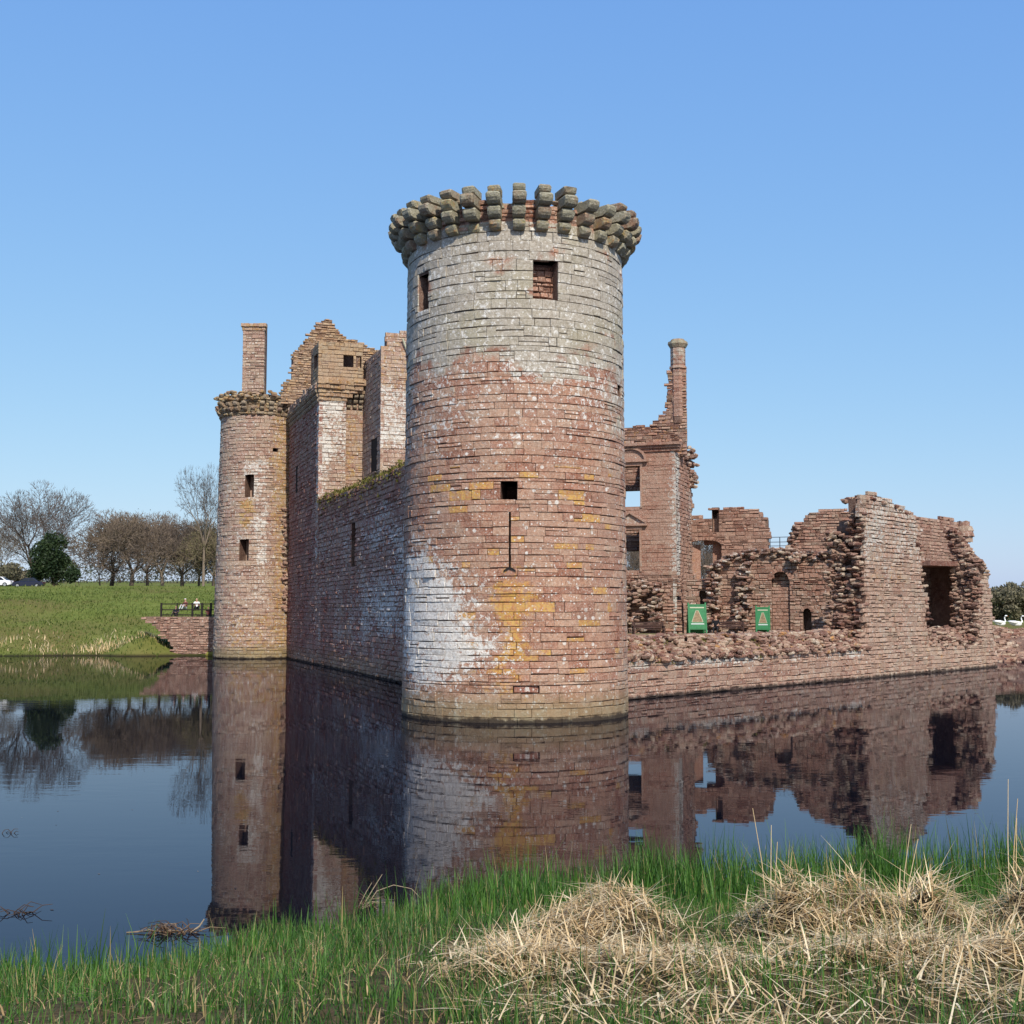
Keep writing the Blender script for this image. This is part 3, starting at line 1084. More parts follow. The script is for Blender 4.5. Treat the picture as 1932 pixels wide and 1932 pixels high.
# parapet corbels along the flank and a course above
k_u = KP + .2
while k_u < KP + 14:
    tn = (.2, .2, .2, random.random())
    m = MB()
    for i in range(3):
        V, F = nose(PW, k_u, .17, ZP - .9 + i * .36, ZP - .56 + i * .36, -.2, .14 + .1 * i, tn)
        m.add(V, F, tn)
    m.obj("parapet_corbel", M['corbel'], gh)
    k_u += .62
stones_g += lay(PW, KP, KP + 13.5, ZP + .18, ZP + 1.5, (.22, .32), (.35, .7), tint=lambda u, w, p, rd: (.2, .4, .2), front=.30, back=-.3, proud=.05, cham=.05, jit=.04, inside=lambda u, w: w < ZP + .75 + .5 * nz(u * .7, 3))
# corbelled-out corner turret (caphouse)
CT0, CT1 = 22.1, 25.15
PC1 = Plane(tuple((K + nw_ * .18 + nk * .45)[:2]), dk, nk)          # face to the camera
PC0 = Plane(tuple((K + nw_ * .18 + nk * .45)[:2]), uw, nw_)         # face to the moat
c_win = pxrect(PC1, 648, 668, 667, 694)
c_win2 = pxrect(PC1, 672, 672, 682, 694)
c_win0 = pxrect(PC0, 592, 667, 604, 692)
tan = lambda u, w, p, rd: (.10, .32, .1, .5 + .5 * rd)
CWL = 3.55
stones_t += lay(PC1, 0, CWL, CT0, CT1, (.26, .34), (.4, .8), holes=[c_win, c_win2], tint=tan, front=0, back=-.3, proud=.015, cham=.03)
stones_t += lay(PC0, 0, 3.0, CT0, CT1 - .1, (.26, .34), (.4, .8), holes=[c_win0], tint=tan, front=0, back=-.3, proud=.015, cham=.03)
for srf, L_, hs, d_ in ((PC1, CWL, [c_win, c_win2], .5), (PC0, 3.0, [c_win0], .5)):
    V, F, T_ = core(srf, .04, L_ - .02, CT0 - .02, CT1 - .15, d_, holes=hs, cell=.5, front=-.04)
    mk("turret_core", V, F, M['core'], gh, T_)
m = MB()
prismz(m, [inset(K, nk * .1, nw_ * .1), inset(K, nk * .1, dk * 3.3), inset(K, -nk * 2.5, dk * 3.3), inset(K, -nk * 2.5, nw_ * .1)], CT1 - .2, CT1 - .05)
prismz(m, [inset(K, -nk * 2.2, nw_ * .2), inset(K, -nk * 2.2, dk * 3.5), inset(K, -nk * 2.6, dk * 3.5), inset(K, -nk * 2.6, nw_ * .2)], CT0, CT1 - .05)
m.obj("turret_roof", M['core'], gh)
# stepped corbel courses under the turret
steps = [(20.55, .10, 2.2), (20.85, .2, 2.55), (21.15, .3, 2.9), (21.45, .42, 3.25), (21.78, .52, 3.6)]
for i, (z0, dp, ln_) in enumerate(steps):
    z1 = steps[i + 1][0] if i < 4 else CT0 - .01
    Pt = Plane(tuple((K + nw_ * dp * .35 + nk * dp)[:2]), dk, nk)
    stones_t += lay(Pt, 0, ln_ + dp * .8, z0 + .01, z1 - .01, (.5, .5), (.35, .7), tint=lambda u, w, p, rd: (.38 if w < 21.2 else .15, .45, .1), front=.0, back=-.6, proud=.03, cham=.05, jit=.03)
    Pt = Plane(tuple((K + nw_ * dp * .35 + nk * dp)[:2]), uw, nw_)
    stones_t += lay(Pt, 0, 2.2 + dp, z0 + .01, z1 - .01, (.5, .5), (.35, .7), tint=lambda u, w, p, rd: (.25, .35, .1), front=.0, back=-.6, proud=.03, cham=.05, jit=.03)
# dark hanging corbels in the re-entrant angle
for q in (2.45, 2.95, 3.4):
    tn = (.1, .2, .2, random.random())
    m = MB()
    for i in range(3):
        V, F = nose(Ph, q, .16, 20.1 + i * .38, 20.45 + i * .38, -.1, .25 + .25 * i, tn)
        m.add(V, F, tn)
    m.obj("hanging_corbel", M['corbel'], gh)
stones_t += lay(Ph, 2.2, 4.6, 21.25, 23.4, (.26, .34), (.35, .7), tint=lambda u, w, p, rd: (.25, .35, .1), front=.7, back=-.3, proud=.06, cham=.05, jit=.04, inside=lambda u, w: w < 22.6 + .6 * nz(u, 1))
# stepped gable behind the turret
PG = Plane(tuple((K + uw * 13.2)[:2]), dk, nk)
gab = pxpoly(PG, [(530, 760), (534, 722), (548, 714), (552, 690), (550, 668), (558, 660), (566, 652), (572, 642), (580, 634), (588, 626), (594, 615), (602, 609), (612, 606), (613, 600), (627, 600), (630, 611), (638, 617), (644, 628), (652, 636), (668, 640), (684, 648), (694, 654), (706, 657), (716, 662), (728, 652), (760, 650), (760, 760)])
gmin, gmax = min(p[0] for p in gab), max(p[0] for p in gab)
stones_t += lay(PG, gmin, gmax, 20.5, 33, (.16, .27), (.25, .55), inside=lambda u, w: inpoly(u, w, gab), tint=lambda u, w, p, rd: (.28, .42, .12), proud=.05, cham=.05, jit=.04, gap=(.03, .04))
V, F, T_ = core(PG, gmin, gmax, 20.5, 33, 1.0, inside=lambda u, w: inpoly(u, w, gab), cell=.35, front=-.08)
mk("gable_core", V, F, M['core'], gh, T_)
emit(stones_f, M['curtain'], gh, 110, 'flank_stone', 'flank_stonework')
emit(stones_g, M['gate'], gh, 190)
emit(stones_t, M['tan'], gh, 120, 'turret_stone', 'turret_stonework')

# ------------------------------------------------------------------ gate tower
gtw = thing("gate_tower", "slender round gate tower at the far corner of the moat with ring of corbels", "tower", (-22.8, 111.5, 0))
cg = Cyl((-22.8, 111.5), 3.92, 3.58, 21.4)
GT = 21.4
hg = {'a': pxrect(cg, 462, 896, 479, 938), 'b': pxrect(cg, 451, 1018, 469, 1058), 'c': pxrect(cg, 515, 846, 525, 852)}
WHG = pxpoly(cg, [(455, 870), (500, 870), (505, 1060), (480, 1060), (478, 960), (460, 900)])
YG = pxpoly(cg, [(455, 940), (475, 940), (475, 1000), (458, 1000)])


def gtint(u, w, p, rd):
    a = math.degrees(u / cg.R)
    n = nz(u * .6, w * .5, 5)
    white = .36 + .24 * n + (.26 if inpoly(u, w, WHG) else 0)
    yel = .10 + (1.0 if inpoly(u, w, YG) else 0) + .62 * sst(a + 8 * n, 16, 34)
    if w < 4 and a > -30: yel = max(yel, .6)
    if -10 < a < 30 and random.random() < .05: return (.15, .3, 0, .1)
    return (clamp(white), yel, .20 + .25 * sst(-a, 25, 60))


st = lay(cg, -R_(95) * cg.R, R_(80) * cg.R, -.3, GT, (.26, .38), (.4, .85), holes=list(hg.values()), tint=gtint, gap=(.02, .03), proud=.025, cham=.025, jit=.02)
emit(st, M['gate'], gtw, 220)
V, F, T_ = core(cg, -R_(180) * cg.R, R_(180) * cg.R, -1.2, GT + .8, 1.4, holes=list(hg.values()), cell=.5, front=-.08)
mk("wall_core", V, F, M['core'], gtw, T_)
for k_, h in hg.items():
    V, F = niche(cg, h, -.05, -1.3)
    mk("opening_lining", V, F, M['gate'], gtw, [(.05, .3, 0, .4)] * 8)
corbel_ring(cg, gtw, GT - .1, [(.42, .2), (.42, .45), (.40, .68)], .19, [R_(-92 + k * 11.6) for k in range(15)], M['corbel'], lambda i: .25)
st = lay(cg, -R_(95) * cg.R, R_(80) * cg.R, GT + .01, GT + 2.2, (.2, .3), (.35, .7), inside=lambda u, w: w < GT + 1.75 + .35 * nz(u * .8, 9), tint=lambda u, w, p, rd: (.2, .55, .2), front=.12, back=-.4, proud=.08, cham=.06, jit=.05)
emit(st, M['corbel'], gtw, 0, rest='broken_parapet')
pts = []
for k in range(90):
    a = R_(random.uniform(-95, 80)); pts.append((cg.pos(a * cg.R, GT + 1.3 + random.uniform(0, .75), random.uniform(-.4, .55)), (random.uniform(.3, .6), random.uniform(.3, .5), random.uniform(.15, .3)), random.uniform(0, 3)))
emit(rocks(pts, lambda p: (.2, .6, .2)), M['corbel'], gtw, 0, rest='loose_cap_stones')
# rough broken strip down the joint with the flank
pts = []
for k in range(150):
    a = R_(random.uniform(44, 62)); pts.append((cg.pos(a * cg.R, random.uniform(4.2, 13.2), random.uniform(-.1, .12)), (random.uniform(.3, .6), random.uniform(.3, .5), random.uniform(.15, .3)), a))
emit(rocks(pts, lambda p: (.05, .2, 0)), M['gate'], gtw, 0, rest='broken_bonding_stones')
# mossy stones at its foot
for i, (vx, vy, s) in enumerate(((395, 1231, 1.3), (408, 1236, 1.2), (424, 1238, 1.1), (440, 1239, .9))):
    p = on_z(vx, vy + 1, 0)
    V, F = rock((p.x, p.y, .12), (1.5 * s, 1.0, .5), random.uniform(-.2, .2), .08)
    o = mk("mossy_stone", V, F, M['moss'], None, [(0, 0, 0, random.uniform(.7, 1))] * len(V))
    tag(o, ["flat yellow mossy stone farthest left at the foot of the gate tower", "second mossy stone from the left at the gate tower foot", "third mossy stone from the left at the gate tower foot", "smallest mossy stone at the right of the gate tower foot stones"][i], "stone", "mossy stones at the gate tower foot")

# tall chimney behind the gate tower
ch = thing("chimney_stack", "tall square chimney stack with yellow lichened cap rising behind the gate tower", "chimney", (-26.5, 117, 20))
PCn = Plane((on_y(457, 700, 116.5).x, 116.5), (1, 0), (0, -1))
wd = PCn.px(498, 700)[0]
zc = PCn.px(477, 609)[1]
st = lay(PCn, 0, wd, 20, zc - .75, (.26, .36), (.4, .8), tint=lambda u, w, p, rd: (.35, .25, .1), proud=.03, cham=.04, gap=(.03, .04), back=-.5)
st += lay(PCn, -.08, wd + .08, zc - .74, zc - .42, (.3, .3), (.4, .8), tint=lambda u, w, p, rd: (.15, .6, .1), front=.06, back=-.5, proud=.03, cham=.04)
st += lay(PCn, -.18, wd + .18, zc - .42, zc - .05, (.36, .36), (.4, .8), tint=lambda u, w, p, rd: (.1, .6, .1), front=.16, back=-.5, proud=.03, cham=.05)
PCs = Plane(tuple(PCn.pos(0, 0)[:2]), (0, 1), (-1, 0))
st += lay(PCs, 0, 1.6, 20, zc - .4, (.26, .36), (.4, .8), tint=lambda u, w, p, rd: (.3, .2, .2), proud=.03, cham=.04, gap=(.03, .04), back=-.3)
emit(st, M['gate'], ch, 90)
m = MB(); prismz(m, [inset(PCn.pos(.06, 0, -.06)), inset(PCn.pos(wd - .06, 0, -.06)), inset(PCn.pos(wd - .06, 0, -1.6)), inset(PCn.pos(.06, 0, -1.6))], 18, zc - .1)
m.obj("stack_core", M['core'], ch)

# ------------------------------------------------------------------ south wall (low, robbed)
SL = PS.px(1632, 1280)[0]            # where the standing fragment begins
SE_ = PS.px(1882, 1258)[0]
sw_ = thing("south_wall", "long low ruined south wall with rubble top beside the big round tower", "wall", tuple(PS.pos(12, 0)))
ASH = 1.78


def stint(u, w, p, rd):
    n = nz(u * .6, w, 4)
    band = sst(w, 1.15, 1.5)
    return (clamp(.26 + .2 * n + .34 * band * (nz(u * .25, 9) > -.1)), .08 + (.45 if w > 1.5 and nz(u * .3, 3.3) > .15 else 0), .2 + .2 * n)


st = lay(PS, -2, SL, -.3, ASH, (.24, .36), (.35, .8), tint=stint, gap=(.022, .034), proud=.03, cham=.035, jit=.02)
emit(st, M['south'], sw_, 230, 'facing_stone')
V, F, T_ = core(PS, -2, SL + .5, -1.2, ASH - .06, 2.4, cell=.9, front=-.06)
mk("wall_core", V, F, M['core'], sw_, T_)


def rub_h(u, d):
    return .25 + .85 * sst(-d, .0, .9) + .22 * nz(u * .5, d) + .12 * nz(u * 1.7, d * 2)


pts = []
for k in range(1900):
    u = random.uniform(-2, SL + .4); d = -abs(random.random() ** 1.2) * 2.2 + .02
    z = ASH + rub_h(u, d) - random.random() ** 2 * .3
    sc = random.uniform(.7, 1.3)
    pts.append((PS.pos(u, max(z - .1, ASH - .02), d + .04), (random.uniform(.3, .58) * sc, random.uniform(.22, .4) * sc, random.uniform(.12, .22) * sc), PS.rot() + random.gauss(0, .5)))
emit(rocks(pts, lambda p: (random.choice((.0, .08, .3)), .05 + (.5 if random.random() < .10 else 0), .05)), M['rubble'], sw_, 240, 'rubble_stone', 'rubble')
m = MB()
nu = 60
for i in range(nu):
    for j in range(5):
        q = []
        for (a, b) in ((i, j), (i + 1, j), (i + 1, j + 1), (i, j + 1)):
            u = -2 + (SL + 2.5) * a / nu; d = -.1 - 2.2 * b / 5
            q.append(tuple(PS.pos(u, ASH + rub_h(u, d) - .24, d)))
        m.add(q, [(0, 1, 2, 3)], (.05, .1, 0, .1))
m.obj("rubble_bed", M['core'], sw_)
# moss and grass lodged along the ledge and in the rubble
m = MB()
for k in range(3600):
    u = random.uniform(-1, SL)
    if nz(u * .35, 7.7) + .35 * nz(u * 1.6, 1.1) < .05: continue
    d = random.uniform(-.9, .06)
    p = PS.pos(u, ASH + (rub_h(u, d) - .16 if d < -.1 else random.uniform(-.22, .06)), d); r = random.uniform(.04, .11)
    m.add([tuple(p + Vector((random.uniform(-r, r), random.uniform(-r, r), random.uniform(-r, r * 1.6)))) for _ in range(3)], [(0, 1, 2)], (0, 0, 0, random.random() ** 1.2))
o = m.obj("moss", M['moss'], sw_); o["kind"] = "stuff"

# courtyard inside the walls
cc = [PS.pos(-2, 0, -2.3), PS.pos(SE_ - 1, 0, -2.3), PE.pos(26, 0, -7), PE.pos(-22, 0, -7), K + dk * 6, PW.pos(-6, 0, -2.2)]
o = mk("courtyard", [(p.x, p.y, 2.45) for p in cc], [tuple(range(6))], M['court'])
tag(o, "earth floor of the castle courtyard", "courtyard", kind="structure")

# ------------------------------------------------------------------ standing fragment on the south wall
rf = thing("ruined_wall", "tall jagged ruined wall fragment standing on the south wall by the water", "ruin", tuple(PS.pos(SL + 4, 0)))
fr = pxpoly(PS, [(1612, 1300), (1614, 1225), (1632, 1190), (1632, 985), (1622, 962), (1624, 940), (1636, 931), (1650, 930), (1664, 937), (1680, 944), (1692, 952), (1706, 956), (1718, 963), (1728, 975), (1737, 998), (1731, 1030), (1742, 1058), (1737, 1095), (1752, 1128), (1745, 1168), (1757, 1203), (1764, 1212), (1800, 1216), (1838, 1214), (1848, 1200), (1850, 1150), (1849, 1096), (1858, 1086), (1866, 1089), (1873, 1140), (1884, 1300)])
fmin, fmax = min(p[0] for p in fr), max(p[0] for p in fr)
ORG = PS.px(1655, 1200)[0]


def ftint(u, w, p, rd):
    n = nz(u * .5, w * .4, 8)
    wh = .30 + .25 * n + .25 * sst(w, 5, 9) * (1 - sst(w, 11, 12.5))
    if u < ORG and w < 6 and nz(u, w * .3, 2) > -.5: return (.2, .15, 0, .55 + .2 * rd)
    return (clamp(wh), .08 + (.35 if nz(u * .4, w * .4, 6) > .25 else 0), .22 + .3 * n, .45 + .55 * rd)


inF = lambda u, w: inpoly(u, w, fr)
st = lay(PS, fmin, fmax, -.3, 14, (.22, .34), (.32, .75), inside=inF, tint=ftint, gap=(.025, .035), proud=.03, cham=.035, jit=.025)
emit(st, M['south'], rf, 260, 'facing_stone')
V, F, T_ = core(PS, fmin, fmax, -1.2, 14, .8, inside=inF, cell=.3, front=-.07, tint=(.1, .02, 0, .1))
mk("wall_core", V, F, M['core'], rf, T_)
V, F, T_ = core(PS, fmin + .1, fmax, -1.2, 14, 1.15, inside=lambda u, w: inF(u, min(w + (1.6 if w > 5 else 0), 13.9)) and inF(u, w), cell=.35, front=-.88, tint=(.1, .02, 0, .1))
mk("wall_backing", V, F, M['core'], rf, T_)
pts = []
PKZ = PS.px(1636, 934)[1]
# ragged edge of the breach
for k in range(150):
    yy = random.uniform(985, 1205)
    ux, wz = PS.px(float(np.interp(yy, [985, 1010, 1060, 1120, 1205], [1731, 1735, 1740, 1746, 1756])), yy)
    pts.append((PS.pos(ux + random.uniform(-.1, .22), wz, random.uniform(-1.6, -.02)), (random.uniform(.25, .55), random.uniform(.25, .45), random.uniform(.12, .22)), PS.rot() + random.gauss(0, .3)))
# broken left end: rubble core laid bare
for k in range(640):
    w_ = random.uniform(ASH + .2, 12.6); d = random.uniform(-2.5, -.12)
    edge = PS.px(1634, 1100)[0] - (.55 * sst(4.2, w_, 1.5) if False else 0)
    u = edge + random.uniform(-.28, .12) + .35 * nz(w_ * .8, d) - (.7 * sst(5 - w_, 0, 4))
    lim = PKZ - .95 - 1.3 * sst(-d, .5, 1.2)
    if w_ > lim: continue
    pts.append((PS.pos(u, w_, d), (random.uniform(.35, .75), random.uniform(.28, .5), random.uniform(.13, .24)), PS.rot() + random.gauss(0, .25)))
# foot of the breach
for k in range(420):
    u = random.uniform(PS.px(1742, 1200)[0], PS.px(1852, 1200)[0]); d = random.uniform(-2.2, .0)
    w_ = 2.2 + .7 * sst(-d, 0, 1.2) + .25 * nz(u, d) - random.random() * .5
    pts.append((PS.pos(u, w_, d), (random.uniform(.3, .6), random.uniform(.25, .45), random.uniform(.13, .24)), random.uniform(0, 3)))
# right-hand pier: its broken end shows the rubble core
EU = PS.px(1851, 1150)[0]
for k in range(760):
    w_ = random.uniform(2.6, 10.6); d = random.uniform(-1.95, -.1)
    lim = 8.0 + 2.2 * sst(-d, .2, 1.8)
    if w_ > lim: continue
    u = EU + random.uniform(-.30, .15) + .4 * nz(w_ * .8, d, 5) - .5 * sst(5 - w_, 0, 3)
    pts.append((PS.pos(u, w_, d), (random.uniform(.35, .75), random.uniform(.28, .5), random.uniform(.12, .24)), PS.rot() + random.gauss(0, .3)))
for k in range(220):
    d = random.uniform(-2.5, -.1); u = EU + random.uniform(0, 1.6)
    w_ = 7.9 + 2.1 * sst(-d, .2, 2.0) - .9 * (u - EU) / 1.6 + random.uniform(-.3, .15)
    pts.append((PS.pos(u, w_, d), (random.uniform(.32, .7), random.uniform(.28, .5), random.uniform(.12, .24)), random.uniform(0, 3)))
# wall head
for k in range(110):
    u = random.uniform(PS.px(1632, 940)[0], PS.px(1730, 965)[0]); d = random.uniform(-1.9, .02)
    w_ = float(np.interp(u, [PS.px(1624, 945)[0], PS.px(1640, 932)[0], PS.px(1690, 950)[0], PS.px(1728, 970)[0]], [PS.px(1624, 945)[1], PS.px(1640, 932)[1], PS.px(1690, 950)[1], PS.px(1728, 972)[1]])) - .22
    pts.append((PS.pos(u, w_, d), (random.uniform(.3, .6), random.uniform(.25, .45), random.uniform(.13, .24)), random.uniform(0, 3)))
emit(rocks(pts, lambda p: (random.choice((.0, .05, .2)), .04, .0)), M['rubble'], rf, 240, 'rubble_stone', 'rubble')
m = MB()
m.prism([(EU + .1, -.3), (EU + 1.6, -.3), (EU + 1.6, -1.75), (EU + .1, -1.75)], lambda x, y, k: PS.pos(x, 1.5 + (7.7 + 1.6 * sst(-y, .3, 2) - 1.5) * k, y), (.05, 0, 0, .1))
m.obj("pier_core", M['core'], rf)
# inner wall seen above and through the breach
PSb = PS.back(4.6)
fb = pxpoly(PSb, [(1690, 1215), (1690, 972), (1716, 966), (1728, 972), (1745, 974), (1762, 978), (1778, 976), (1796, 977), (1806, 984), (1818, 982), (1822, 998), (1808, 1010), (1800, 1022), (1802, 1040), (1812, 1060), (1815, 1215)])
bmin, bmax = min(p[0] for p in fb), max(p[0] for p in fb)
inB = lambda u, w: inpoly(u, w, fb)
hb = [pxrect(PSb, 1762, 1162, 1778, 1186)]
st = lay(PSb, bmin, bmax, 2.4, 14, (.2, .3), (.3, .65), inside=inB, holes=hb, tint=lambda u, w, p, rd: (.12, .05, .05, rd * .7), gap=(.025, .035), proud=.03, cham=.035, jit=.02)
emit(st, M['south'], rf, 120, 'inner_stone', 'inner_stonework')
V, F, T_ = core(PSb, bmin, bmax, 1.5, 14, 1.2, inside=inB, holes=hb, cell=.4, front=-.06)
mk("inner_core", V, F, M['core'], rf, T_)
V, F = niche(PSb, hb[0], -.05, -1.1)
mk("opening_lining", V, F, M['core'], rf, [(.05, 0, 0, .1)] * 8)
# vault slab between outer and inner wall, its edge showing as a ledge
zs = PSb.px(1760, 1068)[1]
a_, b_ = PSb.px(1722, 1068)[0], PSb.px(1806, 1068)[0]
m = MB(); m.prism([(a_ - 2.5, .02), (EU + 2.9, .02), (EU + 2.9, 2.9), (EU + 1.2, 3.0), (EU - .4, 3.3), (EU - 1.4, 2.9), (a_ - 2.5, 2.4)], lambda x, y, k: PSb.pos(x, zs - .18 + .36 * k, y), (.15, 0, 0, .2))
m.obj("vault_slab", M['rubble'], rf)
# return wall closing the chamber on the left of the breach, carries the slab
m = MB(); q0 = PS.px(1722, 1150)[0]
m.prism([(q0 - 1.2, -2.0), (q0, -2.0), (q0, -4.7), (q0 - 1.2, -4.7)], lambda x, y, k: PS.pos(x, 1.5 + (zs - 1.7) * k, y), (.1, 0, 0, .2))
m.prism([(EU + 2.2, -1.8), (EU + 3.0, -1.8), (EU + 3.0, -4.62), (EU + 2.2, -4.62)], lambda x, y, k: PS.pos(x, 1.5 + (zs - 1.7) * k, y), (.1, 0, 0, .2))
m.obj("return_wall", M['rubble'], rf)
# stub of a round stair at the top right
pc = PSb.px(1812, 1003)
m = MB()
for i in range(4):
    rr = [.62, .78, .72, .5][i]
    m.tube([PSb.pos(pc[0], pc[1] - .85 + i * .42, .3), PSb.pos(pc[0], pc[1] - .45 + i * .42, .3)], [rr, rr * .97], 12, (.2, .1, .2, random.random()))
m.v = [(v[0] + random.uniform(-.06, .06), v[1] + random.uniform(-.06, .06), v[2] + random.uniform(-.05, .05)) for v in m.v]
m.obj("stair_stub", M['south'], rf)
# tumbled masonry beyond the fragment, at the right edge
tm = thing("tumbled_stones", "low heap of tumbled masonry at the water beyond the ruined wall", "stone heap", tuple(on_z(1908, 1240)))
pts = []
o_ = on_z(1880, 1248); o2 = on_z(2050, 1250)
for k in range(620):
    f_ = random.random() ** .8
    p = o_.lerp(o2, f_) + Vector((0, random.uniform(-.3, 4.5), 0))
    dpt = p.y - o_.y
    z = clamp(.1 + .7 * dpt, .05, 2.9 - 1.2 * f_ + .2 * nz(p.x, p.y)) + random.uniform(-.12, .1)
    pts.append((Vector((p.x, p.y, z)), (random.uniform(.5, 1.1), random.uniform(.4, .7), random.uniform(.2, .4)), random.gauss(0, .4)))
emit(rocks(pts, lambda p: (.1, .1, .0)), M['rubble'], tm, 150, 'rubble_stone', 'rubble')
m = MB()
for i in range(14):
    for j in range(6):
        q = []
        for a, b in ((i, j), (i + 1, j), (i + 1, j + 1), (i, j + 1)):
            p = o_.lerp(o2, a / 14)
            q.append((p.x, p.y + .1 + b * .95, clamp(.05 + .7 * b * .95, -.2, 2.9 - 1.2 * a / 14) - .15 if b else -.6))
        m.add(q, [(0, 1, 2, 3)], (.1, .05, 0, .2))
m.obj("earth_core", M['core'], tm)

# ------------------------------------------------------------------ east range facing the courtyard
er = thing("east_range", "roofless east range with pedimented windows, tall octagonal chimney and broken cross walls", "building", tuple(PE.pos(4, 2.4)))
u_l = PE.px(1130, 1000)[0]; u_r = PE.px(1275, 1000)[0]
zc = PE.px(1230, 852)[1]; zb = 2.3
w_up = pxrect(PE, 1172, 880, 1208, 956); w_lo = pxrect(PE, 1172, 1000, 1207, 1076)
zsl = PE.px(1230, 1085)[1]


def etint(u, w, p, rd):
    n = nz(u * .5, w * .5, 4)
    if w > zsl: return (.16 + .15 * n + .45 * sst(u, u_r - .9, u_r - .2), .04, .05, .35 + .45 * rd)
    return (.25 + .2 * n, .05, .1, rd)


st = lay(PE, u_l, u_r, zsl, zc, (.30, .36), (.5, .95), holes=[w_up, w_lo], tint=etint, gap=(.012, .02), proud=.008, cham=.012, jit=.006)
st += lay(PE, u_l, u_r + .4, zb, zsl, (.22, .32), (.3, .65), tint=etint, gap=(.03, .04), proud=.07, cham=.05, jit=.05, inside=lambda u, w: nz(u * .9, w * .9, 2) > -.42)
# broken end of the facade running back: whitened section
PXe = Plane(tuple(PE.pos(u_r, 0)[:2]), (.3367, .9416), (.9416, -.3367))
ge = pxpoly(PXe, [(1276, 1210), (1275, 835), (1279, 800), (1288, 795), (1296, 812), (1302, 850), (1306, 900), (1303, 960), (1304, 1090), (1304, 1210)])
gm, gx = 0, 6.2
inE = lambda u, w: w < 21.2 - .0 * u


def ttint(u, w, p, rd):
    n = nz(u, w * .3, 3)
    if u < 1.6: return (clamp(.72 + .4 * n), .05, .5, rd)
    if u < 4.2: return (.22, .25, 0, .45 + .2 * rd)
    return (.4 + .3 * n, .15, .3, rd)


ztop = zc
inE = lambda u, w: w < ztop - .25 * max(0, u - 2.5) ** 1.6 + .2 * nz(u * 2, 3)
st += lay(PXe, 0, 6.2, zb, 24, (.24, .34), (.35, .75), inside=inE, tint=ttint, gap=(.025, .035), proud=.03, cham=.035, jit=.02)
# gable wall and chimney over the facade
PEc = PE.back(1.6)
gz = pxpoly(PEc, [(1130, 860), (1130, 806), (1190, 806), (1200, 803), (1222, 804), (1232, 798), (1240, 786), (1252, 778), (1256, 772), (1258, 735), (1262, 700), (1262, 690), (1294, 690), (1296, 860)])
c0, c1 = min(p[0] for p in gz), max(p[0] for p in gz)
inG = lambda u, w: inpoly(u, w, gz)
st += lay(PEc, c0, c1, zc - .4, 27, (.2, .3), (.28, .6), inside=inG, tint=lambda u, w, p, rd: (.15, .42, .05, rd), gap=(.03, .04), proud=.05, cham=.045, jit=.04)
emit(st, M['range'], er, 280)
V, F, T_ = core(PE, u_l, u_r - .05, zb - .5, zc, .8, holes=[w_up, w_lo], cell=.6, front=-.06)
mk("facade_core", V, F, M['core'], er, T_)
V, F, T_ = core(PXe, .05, 6.2, zb - .5, 24, .7, inside=inE, cell=.4, front=-.06)
mk("end_wall_core", V, F, M['core'], er, T_)
V, F, T_ = core(PEc, c0, c1, zc - .5, 27, .9, inside=inG, cell=.3, front=-.08)
mk("gable_core", V, F, M['core'], er, T_)
# chimney shaft: octagonal, two drums with bands and a cap
ca, cb = PEc.px(1263, 670), PEc.px(1291, 670)
cu = (ca[0] + cb[0]) / 2; cr = (cb[0] - ca[0]) / 2
z_ = [PEc.px(1277, y)[1] for y in (786, 692, 668, 655, 641)]
m = MB()
dm = (.45, .05, .6, .6)


def octo(m, z0, z1, r0, r1, tn):
    m.tube([PEc.pos(cu, z0, -.4), PEc.pos(cu, z1, -.4)], [r0, r1], 8, tn)


z0 = z_[0]
sh = []
while z0 < z_[3] - .1:
    z1 = min(z0 + random.uniform(.28, .36), z_[3])
    mm = MB(); octo(mm, z0 + .01, z1 - .01, cr * 1.02, cr * 1.0, (.42 if z0 > z_[1] else .2, .1, .5 if z0 > z_[1] else .1, random.random()))
    mm.obj("chimney_drum", M['range'], er)
    z0 = z1
m = MB(); octo(m, z_[0] - .5, z_[3] + .1, cr * .95, cr * .95, (.1, 0, 0, .2)); m.obj("chimney_core", M['core'], er)
m = MB(); octo(m, z_[1] - .1, z_[1] + .1, cr * 1.18, cr * 1.12, (.4, .1, .4, .8)); m.obj("chimney_band", M['range'], er)
m = MB(); octo(m, z_[3], z_[3] + .28, cr * 1.08, cr * 1.36, (.2, .2, .6, .5)); octo(m, z_[3] + .28, z_[4] - .1, cr * 1.36, cr * 1.3, (.2, .3, .6, .5)); octo(m, z_[4] - .1, z_[4] + .08, cr * 1.0, cr * .9, (.2, .5, .3, .5))
m.obj("chimney_cap", M['corbel'], er)
# cornice
m = MB()
for i, (y0, y1, d) in enumerate(((852, 846, .12), (846, 841, .26), (841, 836, .42))):
    m.prism([(u_l, PE.px(1230, y0)[1]), (u_r + .2 + d * .5, PE.px(1230, y0)[1]), (u_r + .2 + d * .5, PE.px(1230, y1)[1]), (u_l, PE.px(1230, y1)[1])], lambda a, b, k, d=d: PE.pos(a, b, -.5 + (.5 + d) * k), (.1, 0, .1, .1 + .1 * i))
m.obj("cornice", M['range'], er)
